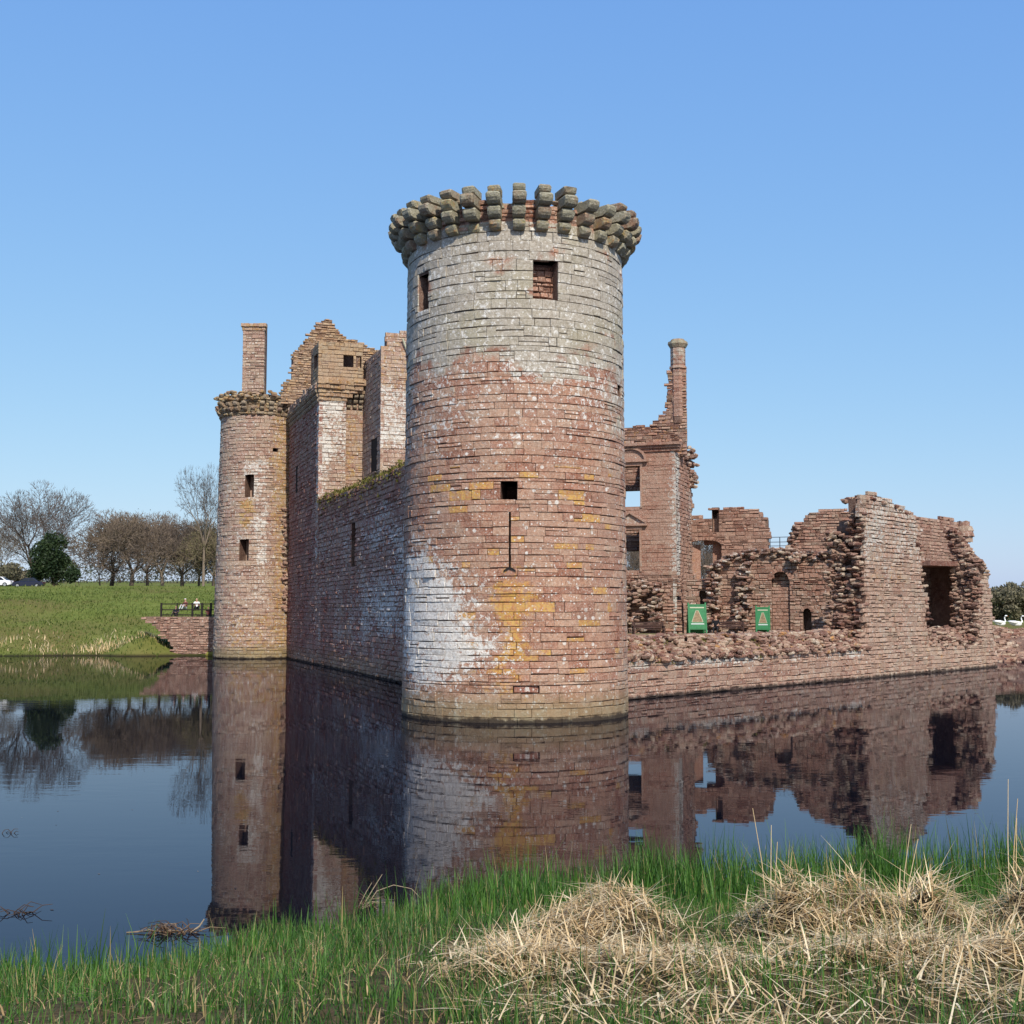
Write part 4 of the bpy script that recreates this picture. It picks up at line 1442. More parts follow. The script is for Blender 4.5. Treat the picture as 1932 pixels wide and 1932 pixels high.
# window linings and pediments
for h, kind in ((w_up, 'round'), (w_lo, 'tri')):
    u0, u1, w0, w1 = h
    m = MB()
    for s, uu in ((-1, u0), (1, u1)):
        m.prism([(uu, w0 - .1), (uu + s * .16, w0 - .1), (uu + s * .16, w1 + .05), (uu, w1 + .05)], lambda a, b, k: PE.pos(a, b, -.7 + .78 * k), (.2, 0, .2, .8))
    m.obj("window_jamb", M['range'], er)
    m = MB(); m.prism([(u0 - .2, w1 + .02), (u1 + .2, w1 + .02), (u1 + .2, w1 + .3), (u0 - .2, w1 + .3)], lambda a, b, k: PE.pos(a, b, -.7 + .82 * k), (.1, 0, .1, .6)); m.obj("lintel", M['range'], er)
    m = MB(); m.prism([(u0 - .55, w1 + .3), (u1 + .62, w1 + .3), (u1 + .62, w1 + .46), (u0 - .55, w1 + .46)], lambda a, b, k: PE.pos(a, b, .0 + .3 * k), (.2, 0, .2, .7)); m.obj("entablature", M['range'], er)
    um = (u0 + u1) / 2; hw = (u1 - u0) / 2 + .55
    if kind == 'round':
        arc = [(um + hw * math.cos(t_), w1 + .46 + 1.0 * math.sin(t_)) for t_ in np.linspace(0, math.pi, 15)]
        arc2 = [(um + hw * .86 * math.cos(t_), w1 + .46 + .84 * math.sin(t_)) for t_ in np.linspace(math.pi, 0, 15)]
        m = MB()
        for i in range(14):
            m.prism([arc[i], arc[i + 1], arc2[13 - i], arc2[14 - i]], lambda a, b, k: PE.pos(a, b, .0 + .26 * k), (.1, 0, .15, .6))
        m.obj("pediment_rim", M['range'], er)
        m = MB(); m.prism(arc, lambda a, b, k: PE.pos(a, b, .0 + .07 * k), (.25, 0, .1, .7)); m.obj("pediment", M['range'], er)
    else:
        ap = (um, w1 + 1.25); L0, R0 = (um - hw, w1 + .46), (um + hw, w1 + .46)
        m = MB(); m.prism([L0, R0, ap], lambda a, b, k: PE.pos(a, b, .0 + .07 * k), (.5, .1, .3, .8)); m.obj("pediment", M['range'], er)
        m = MB()
        for s in (L0, R0):
            m.prism([s, (s[0], s[1] + .18), (ap[0], ap[1] + .16), ap], lambda a, b, k: PE.pos(a, b, .0 + .26 * k), (.2, 0, .2, .6))
        m.obj("pediment_rim", M['range'], er)
# rear wall with openings to the sky, and the taller block with splayed window beyond
rb = pxpoly(PEb, [(1120, 1210), (1120, 830), (1296, 850), (1299, 972), (1318, 975), (1341, 976), (1342, 956), (1356, 953), (1358, 960), (1380, 958), (1400, 957), (1425, 960), (1440, 966), (1449, 978), (1450, 1045), (1500, 1048), (1500, 1210)])
e0, e1 = min(p[0] for p in rb), max(p[0] for p in rb)
HB = [pxrect(PEb, 1150, 926, 1215, 962), pxrect(PEb, 1150, 1040, 1215, 1086), pxrect(PEb, 1297, 1026, 1361, 1092), pxrect(PEb, 1343, 962, 1356, 1004)]
HB2 = HB[:2] + [pxrect(PEb, 1319, 1027, 1342, 1092)]
inR = lambda u, w: inpoly(u, w, rb)
arch_u = (HB[2][0] + HB[2][1]) / 2; arch_h = (HB[2][1] - HB[2][0]) / 2
aw = PEb.px(1330, 1017)[1]


def inR2(u, w):
    if abs(u - arch_u) < arch_h and HB[2][3] - .1 < w < HB[2][3] + (aw - HB[2][3]) * math.sqrt(max(0, 1 - ((u - arch_u) / arch_h) ** 2)): return False
    return inR(u, w)


def rtint(u, w, p, rd):
    if arch_u - arch_h - 1.2 < u < arch_u - arch_h + .1 and w < aw: return (.12, .3, 0, .5)
    return (.2 + .15 * nz(u, w), .05, .05, rd * .8)


st = lay(PEb, e0, e1, 2.3, 22, (.22, .32), (.3, .7), inside=inR2, holes=HB, tint=rtint, gap=(.025, .035), proud=.03, cham=.035, jit=.025, back=-.5)
V, F, T_ = core(PEb, e0, e1, 1.8, 22, .5, inside=inR2, holes=HB, cell=.4, front=-.06)
mk("rear_core", V, F, M['core'], er, T_)
V, F, T_ = core(PEb.back(.62), e0 + 9, e1 - .2, 1.8, 12.5, .6, inside=lambda u, w: inR(u, w), holes=HB2, cell=.4, front=-.02, tint=(.05, .35, 0, .5))
mk("rear_inner_core", V, F, M['range'], er, T_)
# angled jamb of the splayed window, warm red
q = HB[2]; q2 = HB2[2]
m = MB()
m.add([tuple(PEb.pos(q[0], q[2], -.1)), tuple(PEb.pos(q2[0], q2[2], -.64)), tuple(PEb.pos(q2[0], q2[3], -.64)), tuple(PEb.pos(q[0], q[3], -.1))], [(0, 1, 2, 3)], (.05, .35, 0, .55))
m.obj("splayed_jamb", M['range'], er)
# recess added to the tall block to give a side face's shade
V, F = niche(PEb, HB[3], -.05, -.95)
mk("shade_recess_lining", V, F, M['core'], er, [(.05, 0, 0, .1)] * 8)
# front wall of the lower range, broken top
PF = PE.back(-.2)
ff = pxpoly(PF, [(1290, 1215), (1290, 1085), (1335, 1090), (1340, 1075), (1352, 1062), (1365, 1052), (1390, 1046), (1420, 1040), (1440, 1042), (1452, 1036), (1490, 1036), (1520, 1043), (1560, 1050), (1640, 1050), (1640, 1215)])
f0, f1 = min(p[0] for p in ff), max(p[0] for p in ff)
nic = pxrect(PF, 1456, 1092, 1490, 1196); door = pxrect(PF, 1515, 1153, 1531, 1200)
vlt = pxrect(PF, 1320, 1115, 1332, 1150)
inFr = lambda u, w: inpoly(u, w, ff)


def arch_in(h, rise):
    um = (h[0] + h[1]) / 2; hw = (h[1] - h[0]) / 2
    return lambda u, w: abs(u - um) < hw and h[3] - .15 < w < h[3] + rise * math.sqrt(max(0, 1 - ((u - um) / hw) ** 2))


an, ad = arch_in(nic, .62), arch_in(door, .3)
inFr2 = lambda u, w: inFr(u, w) and not an(u, w) and not ad(u, w)


def fwt(u, w, p, rd):
    n = nz(u * .7, w * .4, 3)
    return (.30 + .3 * n, .06, .15 + .35 * max(0, n), rd if n < .1 else .5 + .5 * rd)


PH = [nic, door, vlt]
st += lay(PF, f0, f1, 2.3, 9.5, (.2, .3), (.28, .62), inside=inFr2, holes=PH, tint=fwt, gap=(.03, .04), proud=.05, cham=.04, jit=.03)
# warm red infill in the niche
Pn = PF.back(.45)
st += lay(Pn, nic[0], nic[1], 2.3, nic[3] - .6, (.2, .28), (.28, .5), tint=lambda u, w, p, rd: (.1, .12, 0, .4 + .2 * rd), front=.25, back=-.2)
st += lay(Pn, nic[0], nic[1], nic[3] - .6, nic[3] + .8, (.2, .28), (.28, .5), tint=lambda u, w, p, rd: (.35, .05, .4, rd), front=-.2, back=-.4)
emit(st, M['range'], er, 250, 'rear_stone', 'rear_stonework')
V, F, T_ = core(PF, f0, f1, 1.8, 9.5, .42, inside=inFr2, holes=PH, cell=.25, front=-.07)
mk("front_core", V, F, M['core'], er, T_)
V, F, T_ = core(PF.back(.75), f0, f1, 1.8, 9.2, .8, inside=inFr, cell=.5, front=-.05)
mk("front_backing", V, F, M['core'], er, T_)
# arch rings
def arch_ring(srf, h, rise, th, dep, name):
    um = (h[0] + h[1]) / 2; hw = (h[1] - h[0]) / 2
    nv = max(7, int((hw + rise) * 2.6 / .3))
    for k in range(nv):
        t0, t1 = math.pi * k / nv + .015, math.pi * (k + 1) / nv - .015
        pl = [(um + (hw + d) * math.cos(tt), h[3] - .05 + (rise + d) * math.sin(tt)) for tt, d in ((t0, -.04), (t1, -.04), (t1, th), (t0, th))]
        tn = (.15, .05, .1, random.random() * .7)
        MB().prism(pl, lambda a, b, q: srf.pos(a, b, -.45 + (.45 + dep + random.uniform(-.02, .02)) * q), tn).obj(name, M['range'], er)


arch_ring(PF, nic, .62, .24, .06, "arch_stone")
arch_ring(PF, door, .3, .18, .06, "arch_stone")
arch_ring(PEb, HB[2], aw - HB[2][3], .22, .06, "arch_stone")
# upper wall behind the railing
fu = pxpoly(PEb, [(1488, 1085), (1488, 1030), (1492, 1012), (1499, 1002), (1500, 986), (1512, 981), (1518, 972), (1530, 967), (1545, 963), (1562, 960), (1580, 959), (1600, 962), (1640, 966), (1640, 1085)])
v0, v1 = min(p[0] for p in fu), max(p[0] for p in fu)
inU = lambda u, w: inpoly(u, w, fu)
st = lay(PEb, v0, v1, PEb.px(1550, 1075)[1], 14, (.2, .3), (.28, .6), inside=inU, tint=lambda u, w, p, rd: (.12, .08, .05, rd), gap=(.025, .035), proud=.04, cham=.04, jit=.03)
emit(st, M['range'], er, 100, 'upper_stone', 'upper_stonework')
V, F, T_ = core(PEb, v0, v1, 2, 14, 1.6, inside=inU, cell=.3, front=-.08)
mk("upper_core", V, F, M['core'], er, T_)
zl = PEb.px(1580, 1072)[1]
m = MB(); m.prism([(PEb.px(1535, 1072)[0], zl - .16), (v1, zl - .16), (v1, zl + .16), (PEb.px(1535, 1072)[0], zl + .16)], lambda a, b, k: PEb.pos(a, b, 0 + .5 * k), (.05, 0, 0, .1)); m.obj("ledge", M['rubble'], er)
# broken stubs of cross walls, stones along wall heads
pts = []
for vx, wd_, y0, y1 in ((1347, 12, 1064, 1196), (1404, 15, 1060, 1196), (1500, 6, 1046, 1060), (1200, 20, 1092, 1195), (1240, 10, 1100, 1180)):
    for k in range(90 if wd_ > 8 else 20):
        a = PF.px(vx + random.uniform(-wd_, wd_), random.uniform(y0, y1))
        f_ = (a[1] - 2.3) / 6
        pts.append((PF.pos(a[0], max(a[1], 2.5), .35 + random.uniform(-.2, .45) * (1.2 - .7 * f_)), (random.uniform(.3, .6), random.uniform(.3, .5), random.uniform(.12, .24)), PF.rot() + random.gauss(0, .4)))
for k in range(230):
    vx = random.uniform(1335, 1600)
    yy = float(np.interp(vx, [1335, 1340, 1365, 1420, 1490, 1520, 1600], [1088, 1074, 1052, 1040, 1036, 1043, 1050]))
    a = PF.px(vx, yy + random.uniform(-3, 14))
    pts.append((PF.pos(a[0], a[1], random.uniform(-.6, .25)), (random.uniform(.3, .6), random.uniform(.25, .45), random.uniform(.12, .22)), random.uniform(0, 3)))
for k in range(60):
    a = PXe.px(random.uniform(1299, 1306), random.uniform(845, 920))
    pts.append((PXe.pos(5.9 + random.uniform(-.5, .6), a[1], random.uniform(-.4, .4)), (random.uniform(.3, .6), random.uniform(.25, .45), random.uniform(.15, .3)), random.uniform(0, 3)))
for k in range(120):
    vx = random.uniform(1486, 1506); yy = float(np.interp(vx, [1486, 1492, 1499, 1506], [1030, 1012, 990, 982]))
    a = PEb.px(vx, random.uniform(yy, 1048))
    pts.append((PEb.pos(a[0], a[1], random.uniform(-1.4, .2)), (random.uniform(.3, .6), random.uniform(.25, .45), random.uniform(.15, .26)), random.uniform(0, 3)))
emit(rocks(pts, lambda p: (random.choice((.1, .3, .5)), .05, .05)), M['rubble'], er, 150, 'rubble_stone', 'rubble')

# ------------------------------------------------------------------ bridge abutment and fence
YB = 116.0
ab = thing("bridge_abutment", "red stone bridge abutment jutting from the grassy bank beside the gate tower", "abutment", (-29, YB, 0))
PB = Plane((0, YB), (1, 0), (0, -1))
ap = pxpoly(PB, [(266, 1166), (270, 1163), (412, 1163), (412, 1260), (330, 1260), (322, 1222), (306, 1200), (290, 1182)])
b0, b1 = min(p[0] for p in ap), max(p[0] for p in ap)
inA = lambda u, w: inpoly(u, w, ap)
st = lay(PB, b0, b1, -.4, 4.2, (.2, .3), (.28, .6), inside=inA, tint=lambda u, w, p, rd: (.16, .05, 0, rd * .55), gap=(.03, .04), proud=.05, cham=.04, jit=.04)
emit(st, M['south'], ab, 120)
V, F, T_ = core(PB, b0, b1, -1.4, 4.2, 3.0, inside=lambda u, w: inA(u, max(w, -.3)), cell=.3, front=-.06)
mk("abutment_core", V, F, M['core'], ab, T_)
zt = PB.px(340, 1163)[1]
fn = thing("bridge_fence", "dark timber post and rail fence along the bridge by the gate tower", "fence", (PB.px(350, 1163)[0], YB + .3, zt))
for i, vx in enumerate((302, 332, 361, 379, 396, 404)):
    x = PB.px(vx, 1160)[0]
    MB().box((x, YB + .35, zt + .62), (.16 if vx > 350 or i == 0 else .09, .14, 1.3)).obj("post", M['fence'], fn)
xa, xb = PB.px(302, 1160)[0], PB.px(406, 1160)[0]
for z in (.14, .62, 1.16):
    MB().box(((xa + xb) / 2, YB + .42, zt + z), (xb - xa, .06, .10)).obj("rail", M['fence'], fn)


# ------------------------------------------------------------------ people
def person(loc, rz, pose, mats, scale=1.0, label="", group=None):
    """one skinned body posed by its joints; faces take cloth or skin by the nearest bone"""
    J, E, Rr = [], [], []

    def add(p, r, par=None):
        J.append(p); Rr.append(r)
        if par is not None: E.append((par, len(J) - 1))
        return len(J) - 1
    hip = pose['hip']; tl = pose['lean']
    pel = add((0, 0, hip), .15)
    w1_ = add((0, tl * .3, hip + .2), .14, pel)
    chest = add((0, tl * .75, hip + .42), .16, w1_)
    neck = add((0, tl, hip + .56), .06, chest)
    chin = add((0, tl * 1.05 + .02, hip + .64), .075, neck)
    head = add((0, tl * 1.1 + .02, hip + .75), .105, chin)
    crown_ = add((0, tl * 1.1, hip + .83), .075, head)
    arms, legs = [], []
    for s in (-1, 1):
        sh_ = add((s * .19, tl * .9, hip + .49), .065, chest)
        el = add(tuple(a * (s if i == 0 else 1) for i, a in enumerate(pose['elbow'])), .047, sh_)
        wr = add(tuple(a * (s if i == 0 else 1) for i, a in enumerate(pose['wrist'])), .034, el)
        hd = add(tuple(a * (s if i == 0 else 1) for i, a in enumerate(pose['hand'])), .036, wr)
        fg = add(tuple(a * (s if i == 0 else 1) + (0, .06, -.03)[i] for i, a in enumerate(pose['hand'])), .018, hd)
        hp = add((s * .1, .02, hip - .03), .105, pel)
        kn = add(tuple(a * (s if i == 0 else 1) for i, a in enumerate(pose['knee'])), .068, hp)
        an_ = add(tuple(a * (s if i == 0 else 1) for i, a in enumerate(pose['ankle'])), .045, kn)
        ft = add(tuple(a * (s if i == 0 else 1) + (0, .17, -.03)[i] for i, a in enumerate(pose['ankle'])), .04, an_)
        arms += [(sh_, 0), (el, 0), (wr, 1), (hd, 1), (fg, 1)]
        legs += [(hp, 2), (kn, 2), (an_, 2), (ft, 3)]
    me = bpy.data.meshes.new("person")
    me.from_pydata(J, E, [])
    o = bpy.data.objects.new("person", me)
    COL.objects.link(o)
    o.modifiers.new("skin", 'SKIN')
    for i, r in enumerate(Rr):
        me.skin_vertices[0].data[i].radius = (r, r)
        me.skin_vertices[0].data[i].use_root = (i == 0)
    sub = o.modifiers.new("sub", 'SUBSURF'); sub.levels = 2; sub.render_levels = 2
    dg = bpy.context.evaluated_depsgraph_get(); dg.update()
    me2 = bpy.data.meshes.new_from_object(o.evaluated_get(dg))
    o.modifiers.clear()
    o.data = me2
    me2.materials.clear()
    for m_ in mats: me2.materials.append(m_)     # top, skin, trousers, shoes, hair
    kind = {pel: 2, w1_: 0, chest: 0, neck: 1, chin: 1, head: 1, crown_: 4}
    kind.update(dict(arms)); kind.update(dict(legs))
    JV = [Vector(j) for j in J]
    for p in me2.polygons:
        c = p.center
        i = min(range(len(JV)), key=lambda k: (JV[k] - c).length_squared / (Rr[k] + .05))
        kx = kind[i]
        if i in (head, crown_, chin): kx = 4 if (c.z > JV[head].z + .03 or c.y < JV[head].y - .03) else 1
        p.material_index = kx
        p.use_smooth = True
    # nose
    n0 = len(me2.vertices)
    o.location = loc; o.rotation_euler = (0, 0, rz); o.scale = (scale,) * 3
    tag(o, label, "person", group)
    return o


SIT = dict(hip=.14, lean=.06, elbow=(.28, .12, .38), wrist=(.2, .32, .42), hand=(.16, .38, .42), knee=(.16, .42, .42), ankle=(.14, .62, .07))
BENCH = dict(hip=.52, lean=.12, elbow=(.28, .14, .74), wrist=(.16, .34, .70), hand=(.12, .42, .68), knee=(.14, .46, .50), ankle=(.14, .5, .08))
def gz(x, y): return float(ground_z(np.array(x), np.array(y)))
for vx, vy, rz, mats, lab in ((351, 1131, R_(150), ['maroon', 'skin', 'greycloth', 'blackcloth', 'whitecloth'], "person in maroon top and pale hat sitting on the grass bank"),
                              (371, 1132, R_(-160), ['whitecloth', 'skin', 'blackcloth', 'blackcloth', 'hair_l'], "person in white top sitting on the grass bank with arms round knees")):
    p = on_y(vx, vy, 137.0)
    person((p.x, 137.0, gz(p.x, 137.0) - .02), rz, SIT, [M[k] for k in mats], 1.25, lab, "people sitting on the bank")
p = PB.px(327, 1163)
person((p[0], YB + 1.1, zt + .0), R_(170), SIT, [M[k] for k in ('navy', 'skin', 'blackcloth', 'blackcloth', 'hair_d')], 1.05, "person in navy sitting behind the bridge fence rails", "people on the bridge")
p = PB.px(387, 1163)
person((p[0], YB + 1.2, zt + .0), R_(200), SIT, [M[k] for k in ('maroon', 'skin', 'maroon', 'blackcloth', 'hair_d')], .95, "person in dark red sitting by the bridge fence near the gate tower", "people on the bridge")


# ------------------------------------------------------------------ courtyard furniture
def bench(loc, rz, L, label):
    t_ = thing("bench", label, "bench", loc, "benches in the courtyard")
    mt = Matrix.Translation(loc) @ Matrix.Rotation(rz, 4, 'Z')

    def bx(name, c, s, rx=0):
        m = MB(); m.box((0, 0, 0), s, 0, rx=rx)
        m.v = [tuple(mt @ (Vector(v) + Vector(c))) for v in m.v]
        m.obj(name, M['wood'], t_, tints=False)
    for x in (-L / 2 + .06, L / 2 - .06):
        bx("leg", (x, -.22, .22), (.09, .07, .44)); bx("leg", (x, .24, .46), (.09, .07, .92), -.08)
        bx("armrest", (x, .0, .66), (.09, .52, .05)); bx("arm_post", (x, -.22, .55), (.07, .06, .2))
    for k in range(4): bx("seat_slat", (0, -.2 + k * .13, .45), (L, .10, .03))
    for k in range(3): bx("back_slat", (0, .25 + .02 * k, .58 + k * .15), (L, .03, .11))
    return t_


def on_court(vx, vy, depth):
    r = ray(vx, vy); t_ = depth / r.y
    return Vector((r.x * t_, depth, 2.45))


pb = on_court(1224, 1195, 82); bench(tuple(pb), R_(6), 2.15, "dark timber bench with slatted back standing nearest the round tower")
pb2 = on_court(1378, 1192, 86); bench(tuple(pb2), R_(-12), 1.9, "dark timber bench between the two green boards, beside a person in black")
pp = on_court(1351, 1192, 85.2)
person((pp.x, pp.y, 2.45), R_(165), BENCH, [M[k] for k in ('blackcloth', 'skin', 'blackcloth', 'blackcloth', 'hair_l')], 1.0, "person in black sitting at the end of the courtyard bench")


def board(vx, depth, w, h, rz, label):
    loc = on_court(vx, 1200, depth)
    t_ = thing("sign_board", label, "sign", tuple(loc), "green boards in the courtyard")
    mt = Matrix.Translation(loc) @ Matrix.Rotation(rz, 4, 'Z')
    tilt = Matrix.Rotation(R_(-8), 4, 'X')

    def put(name, m, mat, lean=True):
        m.v = [tuple(mt @ ((tilt @ Vector(v)) if lean else Vector(v))) for v in m.v]
        return m.obj(name, M[mat], t_, tints=False)
    for s in (-1, 1):
        put("post", MB().box((s * (w / 2 - .05), 0, h / 2), (.10, .09, h)), 'green')
        m = MB(); m.tube([(s * (w / 2 - .05), .06, h * .93), (s * (w / 2 - .05), .85, 0)], .045, 4); put("back_strut", m, 'greend')
    pn = put("panel", MB().box((0, .0, h * .56), (w - .2, .05, h * .70)), 'green')
    put("crossbar", MB().box((0, -.01, h * .93), (w - .2, .06, .09)), 'greend')
    put("bottom_rail", MB().box((0, -.01, h * .20), (w - .2, .08, .10)), 'greend')
    put("back_panel", MB().box((0, .42, h * .36), (w - .06, .03, h * .55), 0, rx=.38), 'greend')
    y = -.034
    pw = w - .3

    def flat(name, poly, mat):
        m = MB(); m.add([(a, y, b) for a, b in poly], [tuple(range(len(poly)))])
        m.v = [tuple(mt @ (tilt @ Vector(v))) for v in m.v]
        o = m.obj(name, M[mat], pn, tints=False)
        return o
    flat("heading_strip", [(-pw / 2, h * .83), (pw / 2, h * .83), (pw / 2, h * .865), (-pw / 2, h * .865)], 'cream')
    # triangular castle picture with a pale outline, caption strip below
    y = -.033
    flat("picture_outline", [(-pw * .40, h * .40), (pw * .40, h * .40), (pw * .40, h * .43), (pw * .10, h * .76), (-pw * .10, h * .76), (-pw * .40, h * .43)], 'cream')
    y = -.038
    flat("picture", [(-pw * .36, h * .412), (pw * .36, h * .412), (pw * .36, h * .435), (pw * .075, h * .75), (-pw * .075, h * .75), (-pw * .36, h * .435)], 'brownp')
    y = -.04
    flat("caption_strip", [(-pw * .46, h * .335), (pw * .46, h * .335), (pw * .46, h * .365), (-pw * .46, h * .365)], 'paleblue')


board(1317, 84.5, 1.28, 2.25, R_(4), "larger green display board with triangular picture, nearer the round tower")
board(1440, 86.0, 1.0, 2.05, R_(-8), "smaller green display board standing by the arched niche")
# handrail on the broken wall head
ra, rb_ = PEb.px(1452, 1030), PEb.px(1489, 1030)
rl = thing("handrail", "grey metal handrail on top of the broken wall against the sky", "railing", tuple(PEb.pos(ra[0], 9.3, -.5)))
zt2 = PEb.px(1470, 1013)[1]; zb2 = PEb.px(1470, 1046)[1]
for k in range(3):
    u = ra[0] + (rb_[0] - ra[0]) * k / 2
    MB().tube([PEb.pos(u, zb2 - .3, -.3), PEb.pos(u, zt2, -.3)], .035, 6).obj("post", M['metal'], rl, tints=False)
for z in (zt2, zt2 - .38, zt2 - .68):
    MB().tube([PEb.pos(ra[0] - .1, z, -.3), PEb.pos(rb_[0] + .1, z, -.3)], .03, 6).obj("rail", M['metal'], rl, tints=False)


# ------------------------------------------------------------------ cars
def car(loc, rz, L, paint, label):
    t_ = thing("parked_car", label, "car", loc, "cars parked on the meadow")
    mt = Matrix.Translation(loc) @ Matrix.Rotation(rz, 4, 'Z') @ Matrix.Scale(L / 4.2, 4)

    def fin(m, name, mat, par=None):
        m.v = [tuple(mt @ Vector(v)) for v in m.v]
        return m.obj(name, M[mat], par or t_, tints=False)
    low = [(-2.1, .38), (-2.08, .62), (-1.95, .82), (-1.1, .93), (1.35, .95), (1.95, .90), (2.1, .70), (2.08, .36), (1.7, .24), (-1.75, .24)]
    m = MB(); n = len(low)
    for yy, k in ((-.86, .97), (-.78, 1.0), (.78, 1.0), (.86, .97)):
        pass
    rows = [(-.85, .9), (-.80, 1.0), (.80, 1.0), (.85, .9)]
    V = []
    for yy, k in rows:
        V += [(x, yy, .58 + (z - .58) * k) for x, z in low]
    F = [tuple(range(n)), tuple(range(4 * n - 1, 3 * n - 1, -1))]
    for r in range(3):
        F += [(r * n + i, r * n + (i + 1) % n, (r + 1) * n + (i + 1) % n, (r + 1) * n + i) for i in range(n)]
    m.add(V, F); fin(m, "body", paint)
    cab = [(-1.15, .92), (-.35, 1.40), (.75, 1.43), (1.45, .94)]
    m = MB(); V = []
    for yy in (-.78, .78): V += [(x, yy * (1 if z < 1 else .80), z) for x, z in cab]
    m.add(V, [(0, 1, 2, 3), (7, 6, 5, 4), (1, 5, 6, 2), (0, 4, 5, 1), (3, 2, 6, 7)]); cb_ = fin(m, "cabin", paint)
    for s in (-1, 1):
        for a, b in (((-.98, .96), (.05, .96)), ((.12, .96), (1.2, .96))):
            top = [(max(a[0] + .55, -.38), 1.36), (b[0], 1.36)] if a[0] < 0 else [(a[0], 1.36), (b[0] - .52, 1.36)]
            m = MB(); q = [a, b, top[1], top[0]]
            m.add([(x, s * (.80 if z < 1 else .655), z) for x, z in q], [(0, 1, 2, 3)]); fin(m, "side_window", 'glass', cb_)
    for xs_ in ((-1.14, -.42), (1.42, .82)):
        m = MB(); m.add([(xs_[0] * 1.01, -.66, .97), (xs_[0] * 1.01, .66, .97), (xs_[1] * 1.06, .55, 1.37), (xs_[1] * 1.06, -.55, 1.37)], [(0, 1, 2, 3)]); fin(m, "windscreen", 'glass', cb_)
    for x in (-1.32, 1.28):
        for s in (-1, 1):
            m = MB(); m.tube([(x, s * .70, .32), (x, s * .88, .32)], .32, 16); wh = fin(m, "wheel", 'tyre_and_shade')
            m = MB(); m.tube([(x, s * .86, .32), (x, s * .895, .32)], .2, 12); fin(m, "rim", 'chrome', wh)
    for s in (-1, 1):
        m = MB(); m.box((-2.0, s * .6, .68), (.2, .38, .16)); fin(m, "headlight", 'lamp')
        m = MB(); m.box((2.02, s * .62, .74), (.16, .3, .18)); fin(m, "tail_lamp", 'maroon')


p = on_y(54, 1108, 166); car((p.x, 166, gz(p.x, 166) - .02), R_(8), 4.0, 'carblue', "dark blue parked car beside the evergreen bush")
p = on_y(-8, 1106, 166); car((p.x, 166.5, gz(p.x, 166.5) - .02), R_(4), 4.0, 'carwhite', "white parked car cut off by the picture edge")


# ------------------------------------------------------------------ swans on the far right bank
def swan(loc, rz, sc, label):
    t_ = thing("swan", label, "swan", loc, "swans on the bank")
    mt = Matrix.Translation(loc) @ Matrix.Rotation(rz, 4, 'Z') @ Matrix.Scale(sc, 4)
    prof = [(-.62, .40, .02), (-.5, .36, .10), (-.3, .30, .20), (0, .27, .26), (.25, .27, .24), (.42, .32, .16), (.5, .40, .09), (.5, .55, .06), (.44, .70, .052), (.44, .84, .05), (.50, .94, .052), (.58, .97, .065), (.66, .95, .05), (.70, .94, .03)]
    m = MB()
    m.tube([(x, 0, z) for x, z, r in prof], [r for x, z, r in prof], 10)
    m.v = [tuple(mt @ Vector(v)) for v in m.v]; m.obj("body", M['swan'], t_, True, False)
    m = MB(); m.tube([(.68, 0, .94), (.80, 0, .91)], [.03, .012], 6); m.v = [tuple(mt @ Vector(v)) for v in m.v]; m.obj("bill", M['beak'], t_, tints=False)
    for s in (-1, 1):
        m = MB(); m.tube([(.2, s * .16, .38), (-.1, s * .24, .40), (-.5, s * .14, .46), (-.72, s * .05, .50)], [.05, .15, .10, .02], 8)
        m.v = [tuple(mt @ Vector(v)) for v in m.v]; m.obj("wing", M['swan'], t_, True, False)


for vx, lab in ((1887, "white swan sitting on the right bank, nearer the ruined wall"), (1917, "white swan sitting on the right bank, at the edge of the picture")):
    p = on_y(vx, 1170, 128.0)
    swan((p.x, 128.0, gz(p.x, 128.0) - .1), R_(10) if vx < 1900 else R_(-12), 1.15, lab)


